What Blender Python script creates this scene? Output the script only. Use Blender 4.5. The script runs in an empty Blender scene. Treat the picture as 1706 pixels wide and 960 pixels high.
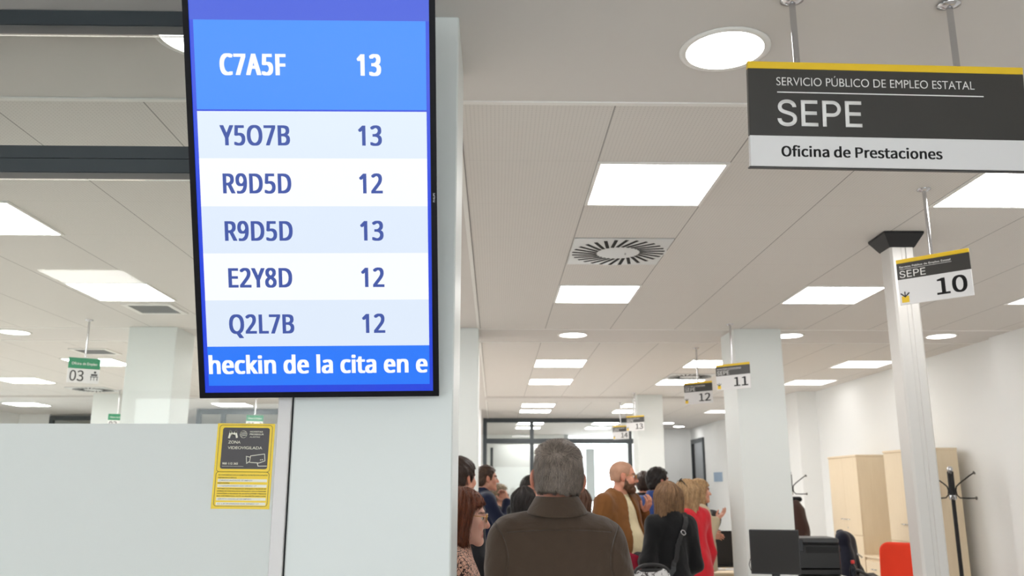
import bpy, math, random
import numpy as np
from mathutils import Vector, Matrix, Euler

random.seed(7)
S = bpy.context.scene
COL = S.collection

# ------------------------------------------------------------------ camera, world, exposure
FPX, PITCH, YAW, CAM_Z = 1427.0, 0.2291, 0.019, 1.57
cam_data = bpy.data.cameras.new('camera')
cam_data.sensor_width = 36.0
cam_data.lens = 36.0 * FPX / 1706.0
cam_data.clip_start = 0.05
cam_data.dof.use_dof = True
cam_data.dof.focus_distance = 2.6
cam_data.dof.aperture_fstop = 5.0
cam = bpy.data.objects.new('camera', cam_data)
cam.location = (0, 0, CAM_Z)
cam.rotation_euler = (math.pi / 2 + PITCH, 0, -YAW)
COL.objects.link(cam)
S.camera = cam

world = bpy.data.worlds.new('sky')
S.world = world
world.use_nodes = True
wn = world.node_tree.nodes
wn['Background'].inputs['Color'].default_value = (0.92, 0.955, 1.0, 1)
wn['Background'].inputs['Strength'].default_value = 5.8

S.view_settings.view_transform = 'Standard'
S.view_settings.look = 'None'
S.view_settings.exposure = 0.0
S.view_settings.gamma = 1.0
S.view_settings.use_curve_mapping = False
try:
    S.cycles.use_denoising = True
    S.cycles.max_bounces = 10
    S.cycles.diffuse_bounces = 6
    S.cycles.transparent_max_bounces = 16
    S.cycles.sample_clamp_indirect = 8.0
    S.cycles.caustics_reflective = False
    S.cycles.caustics_refractive = False
except Exception:
    pass

PANEL_LIGHT = 14.0        # radiance of the ceiling light panels
DOWN_LIGHT = 6.0
CEIL = 3.0


# ------------------------------------------------------------------ helpers
def at(u, v, Y):
    """the point at distance Y into the room that shows at photo pixel (u, v)"""
    a = (u - 853) / FPX
    b = -(v - 480) / FPX
    y = math.cos(PITCH) - b * math.sin(PITCH)
    z = math.sin(PITCH) + b * math.cos(PITCH)
    X = math.cos(YAW) * a + math.sin(YAW) * y
    YY = -math.sin(YAW) * a + math.cos(YAW) * y
    t = Y / YY
    return Vector((X * t, Y, CAM_Z + z * t))


def lin(c):
    return tuple((x / 12.92 if x <= 0.04045 else ((x + 0.055) / 1.055) ** 2.4) for x in [k / 255.0 for k in c])


MATS = {}


def mat(name, rgb, rough=0.5, metal=0.0, var=0.04, scale=6.0, bump=0.0, bscale=40.0, spec=0.5, coat=0.0):
    """procedural surface: base colour broken by soft noise, optional fine bump"""
    if name in MATS:
        return MATS[name]
    m = bpy.data.materials.new(name)
    m.use_nodes = True
    nt = m.node_tree
    N, L = nt.nodes, nt.links
    b = N['Principled BSDF']
    c = lin(rgb)
    tc = N.new('ShaderNodeTexCoord')
    nz = N.new('ShaderNodeTexNoise')
    nz.inputs['Scale'].default_value = scale
    nz.inputs['Detail'].default_value = 4
    L.new(tc.outputs['Object'], nz.inputs['Vector'])
    mx = N.new('ShaderNodeMix')
    mx.data_type = 'RGBA'
    mx.inputs['A'].default_value = (*[max(0, x * (1 - var)) for x in c], 1)
    mx.inputs['B'].default_value = (*[min(1, x * (1 + var)) for x in c], 1)
    L.new(nz.outputs['Fac'], mx.inputs['Factor'])
    L.new(mx.outputs['Result'], b.inputs['Base Color'])
    b.inputs['Roughness'].default_value = rough
    b.inputs['Metallic'].default_value = metal
    b.inputs['Specular IOR Level'].default_value = spec
    b.inputs['Coat Weight'].default_value = coat
    if bump:
        n2 = N.new('ShaderNodeTexNoise')
        n2.inputs['Scale'].default_value = bscale
        n2.inputs['Detail'].default_value = 3
        L.new(tc.outputs['Object'], n2.inputs['Vector'])
        bp = N.new('ShaderNodeBump')
        bp.inputs['Strength'].default_value = bump
        bp.inputs['Distance'].default_value = 0.01
        L.new(n2.outputs['Fac'], bp.inputs['Height'])
        L.new(bp.outputs['Normal'], b.inputs['Normal'])
    MATS[name] = m
    return m


def emit(name, rgb, strength, gloss=False):
    if name in MATS:
        return MATS[name]
    m = bpy.data.materials.new(name)
    m.use_nodes = True
    b = m.node_tree.nodes['Principled BSDF']
    c = lin(rgb)
    b.inputs['Base Color'].default_value = (0.02, 0.02, 0.02, 1) if gloss else (0.8, 0.8, 0.8, 1)
    b.inputs['Emission Color'].default_value = (*c, 1)
    b.inputs['Emission Strength'].default_value = strength
    b.inputs['Roughness'].default_value = 0.25 if gloss else 0.6
    b.inputs['Specular IOR Level'].default_value = 0.25 if gloss else 0.3
    MATS[name] = m
    return m


def math_node(N, L, op, a, b=None, c=None):
    n = N.new('ShaderNodeMath')
    n.operation = op
    for i, x in enumerate((a, b, c)):
        if x is None:
            continue
        if isinstance(x, (int, float)):
            n.inputs[i].default_value = x
        else:
            L.new(x, n.inputs[i])
    return n.outputs[0]


def add(name, verts, faces, mats, parent=None, midx=None, smooth=False, loc=None, rot=None):
    me = bpy.data.meshes.new(name)
    me.from_pydata([tuple(v) for v in verts], [], [tuple(f) for f in faces])
    for m in (mats if isinstance(mats, (list, tuple)) else [mats]):
        me.materials.append(m)
    if midx is not None:
        me.polygons.foreach_set('material_index', midx)
    if smooth:
        me.polygons.foreach_set('use_smooth', [True] * len(me.polygons))
    me.update()
    o = bpy.data.objects.new(name, me)
    COL.objects.link(o)
    if parent is not None:
        o.parent = parent
    if loc is not None:
        o.location = loc
    if rot is not None:
        o.rotation_euler = rot
    return o


class MB:
    """collects shapes that become ONE mesh"""

    def __init__(self):
        self.v, self.f, self.m, self.sm = [], [], [], []

    def raw(self, vs, fs, mi=0, smooth=False):
        k = len(self.v)
        self.v += [tuple(v) for v in vs]
        self.f += [tuple(i + k for i in f) for f in fs]
        self.m += [mi] * len(fs)
        self.sm += [smooth] * len(fs)
        return self

    def box(self, x0, x1, y0, y1, z0, z1, mi=0, bev=0.0):
        if bev > 0:
            b = min(bev, (x1 - x0) / 2.01, (y1 - y0) / 2.01, (z1 - z0) / 2.01)
            vs, idx = [], {}
            for sx in (0, 1):
                for sy in (0, 1):
                    for sz in (0, 1):
                        px, py, pz = (x0, x1)[sx], (y0, y1)[sy], (z0, z1)[sz]
                        ix, iy, iz = (b, -b)[sx], (b, -b)[sy], (b, -b)[sz]
                        for k, p in enumerate(((px, py + iy, pz + iz), (px + ix, py, pz + iz), (px + ix, py + iy, pz))):
                            idx[(sx, sy, sz, k)] = len(vs)
                            vs.append(p)
            fs = []
            I = lambda a, b_, c, k: idx[(a, b_, c, k)]
            for s in (0, 1):
                q = [I(s, 0, 0, 0), I(s, 1, 0, 0), I(s, 1, 1, 0), I(s, 0, 1, 0)]
                fs.append(q if s else q[::-1])
                q = [I(0, s, 0, 1), I(0, s, 1, 1), I(1, s, 1, 1), I(1, s, 0, 1)]
                fs.append(q if s else q[::-1])
                q = [I(0, 0, s, 2), I(1, 0, s, 2), I(1, 1, s, 2), I(0, 1, s, 2)]
                fs.append(q if s else q[::-1])
            for a in (0, 1):
                for c in (0, 1):
                    fs.append([I(a, c, 0, 0), I(a, c, 1, 0), I(a, c, 1, 1), I(a, c, 0, 1)])
                    fs.append([I(a, 0, c, 0), I(a, 1, c, 0), I(a, 1, c, 2), I(a, 0, c, 2)])
                    fs.append([I(0, a, c, 1), I(1, a, c, 1), I(1, a, c, 2), I(0, a, c, 2)])
            for a in (0, 1):
                for c in (0, 1):
                    for d in (0, 1):
                        fs.append([I(a, c, d, 0), I(a, c, d, 1), I(a, c, d, 2)])
            # orient outwards
            cx = Vector(((x0 + x1) / 2, (y0 + y1) / 2, (z0 + z1) / 2))
            out = []
            for f in fs:
                p = [Vector(vs[i]) for i in f]
                n = (p[1] - p[0]).cross(p[2] - p[0])
                ctr = sum(p, Vector()) / len(p)
                out.append(f if n.dot(ctr - cx) > 0 else f[::-1])
            return self.raw(vs, out, mi)
        vs = [(x, y, z) for x in (x0, x1) for y in (y0, y1) for z in (z0, z1)]
        fs = [(0, 1, 3, 2), (4, 6, 7, 5), (0, 4, 5, 1), (2, 3, 7, 6), (0, 2, 6, 4), (1, 5, 7, 3)]
        return self.raw(vs, fs, mi)

    def tube(self, pts, r, n=10, mi=0, smooth=True, cap=True):
        pts = [Vector(p) for p in pts]
        rs = r if isinstance(r, (list, tuple)) else [r] * len(pts)
        vs, fs = [], []
        up = None
        for i, p in enumerate(pts):
            d = (pts[min(i + 1, len(pts) - 1)] - pts[max(i - 1, 0)]).normalized()
            if up is None:
                up = Vector((0, 0, 1)) if abs(d.z) < 0.9 else Vector((1, 0, 0))
            a = d.cross(up).normalized()
            b = a.cross(d).normalized()
            up = b
            for k in range(n):
                t = 2 * math.pi * k / n
                vs.append(p + (a * math.cos(t) + b * math.sin(t)) * rs[i])
        for i in range(len(pts) - 1):
            for k in range(n):
                k2 = (k + 1) % n
                fs.append((i * n + k, i * n + k2, (i + 1) * n + k2, (i + 1) * n + k))
        self.raw(vs, fs, mi, smooth)
        if cap:
            self.raw(vs[:n], [tuple(range(n - 1, -1, -1))], mi)
            self.raw(vs[-n:], [tuple(range(n))], mi)
        return self

    def lathe(self, prof, n=24, mi=0, c=(0, 0, 0), axis='z', smooth=True, cap=True):
        vs, fs = [], []
        for r, h in prof:
            for k in range(n):
                t = 2 * math.pi * k / n
                p = (r * math.cos(t), r * math.sin(t), h)
                if axis == 'y':
                    p = (p[0], h, p[1])
                if axis == 'x':
                    p = (h, p[0], p[1])
                vs.append((p[0] + c[0], p[1] + c[1], p[2] + c[2]))
        for i in range(len(prof) - 1):
            for k in range(n):
                k2 = (k + 1) % n
                fs.append((i * n + k, i * n + k2, (i + 1) * n + k2, (i + 1) * n + k))
        self.raw(vs, fs, mi, smooth)
        if cap:
            self.raw(vs[:n], [tuple(range(n - 1, -1, -1))], mi)
            self.raw(vs[-n:], [tuple(range(n))], mi)
        return self

    def prism(self, poly, y0, y1, mi=0):
        """polygon in x, z pushed from y0 (front) to y1"""
        n = len(poly)
        vs = [(x, y0, z) for x, z in poly] + [(x, y1, z) for x, z in poly]
        fs = [tuple(range(n)), tuple(range(2 * n - 1, n - 1, -1))]
        fs += [(i, i + n, (i + 1) % n + n, (i + 1) % n) for i in range(n)]
        return self.raw(vs, fs, mi)

    def stroke(self, pts, w, y0, y1, mi=0):
        """thin flat line in x, z"""
        for (xa, za), (xb, zb) in zip(pts[:-1], pts[1:]):
            d = Vector((xb - xa, zb - za))
            if d.length < 1e-9:
                continue
            d.normalize()
            nx, nz = -d.y * w / 2, d.x * w / 2
            ex, ez = d.x * w / 2, d.y * w / 2
            self.prism([(xa - ex - nx, za - ez - nz), (xb + ex - nx, zb + ez - nz), (xb + ex + nx, zb + ez + nz), (xa - ex + nx, za - ez + nz)], y0, y1, mi)
        return self

    def build(self, name, mats, parent=None, loc=None, rot=None):
        o = add(name, self.v, self.f, mats, parent, self.m, False, loc, rot)
        o.data.polygons.foreach_set('use_smooth', self.sm)
        return o


def thing(name, label, cat, loc=(0, 0, 0), rot=(0, 0, 0), group=None):
    o = bpy.data.objects.new(name, None)
    o.empty_display_size = 0.1
    COL.objects.link(o)
    o.location = loc
    o.rotation_euler = rot
    o['label'] = label
    o['category'] = cat
    if group:
        o['group'] = group
    return o


def tag(o, label, cat, group=None):
    o['label'] = label
    o['category'] = cat
    if group:
        o['group'] = group
    return o


def struct(o, label=None):
    o['kind'] = 'structure'
    if label:
        o['label'] = label
    return o


def copy_tree(o, parent=None):
    c = o.copy()
    COL.objects.link(c)
    c.parent = parent
    for ch in list(o.children):
        copy_tree(ch, c)
    return c


_caph = {}


def lettering(text, x0, x1, z0, cap, y, parent, m, bold=0.0, name='lettering', depth=0.0006, italic=0.0):
    """a line of raised flat letters standing in the parent's x-z plane, facing -y; baseline z0, capital height cap, from x0 to x1"""
    def flat(t):
        cu = bpy.data.curves.new('tmp_text', 'FONT')
        cu.body = t
        cu.size = 1.0
        cu.offset = bold
        cu.shear = italic
        cu.resolution_u = 6
        ob = bpy.data.objects.new('tmp_text', cu)
        COL.objects.link(ob)
        dg = bpy.context.evaluated_depsgraph_get()
        me = bpy.data.meshes.new_from_object(ob.evaluated_get(dg))
        bpy.data.objects.remove(ob)
        bpy.data.curves.remove(cu)
        return me
    if bold not in _caph:
        h = flat('H')
        _caph[bold] = (max(v.co.y for v in h.vertices), min(v.co.y for v in h.vertices))
    me = flat(text)
    xs = [v.co.x for v in me.vertices]
    top, low = _caph[bold]
    sz = cap / (top - low)
    xa, xb = min(xs), max(xs)
    sx = (x1 - x0) / (xb - xa)
    for v in me.vertices:
        v.co = (x0 + (v.co.x - xa) * sx, y, z0 + (v.co.y - low) * sz)
    me.materials.clear()
    me.materials.append(m)
    me.update()
    me.name = name
    o = bpy.data.objects.new(name, me)
    COL.objects.link(o)
    o.parent = parent
    mod = o.modifiers.new('thickness', 'SOLIDIFY')
    mod.thickness = depth
    mod.offset = -1.0
    return o


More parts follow.
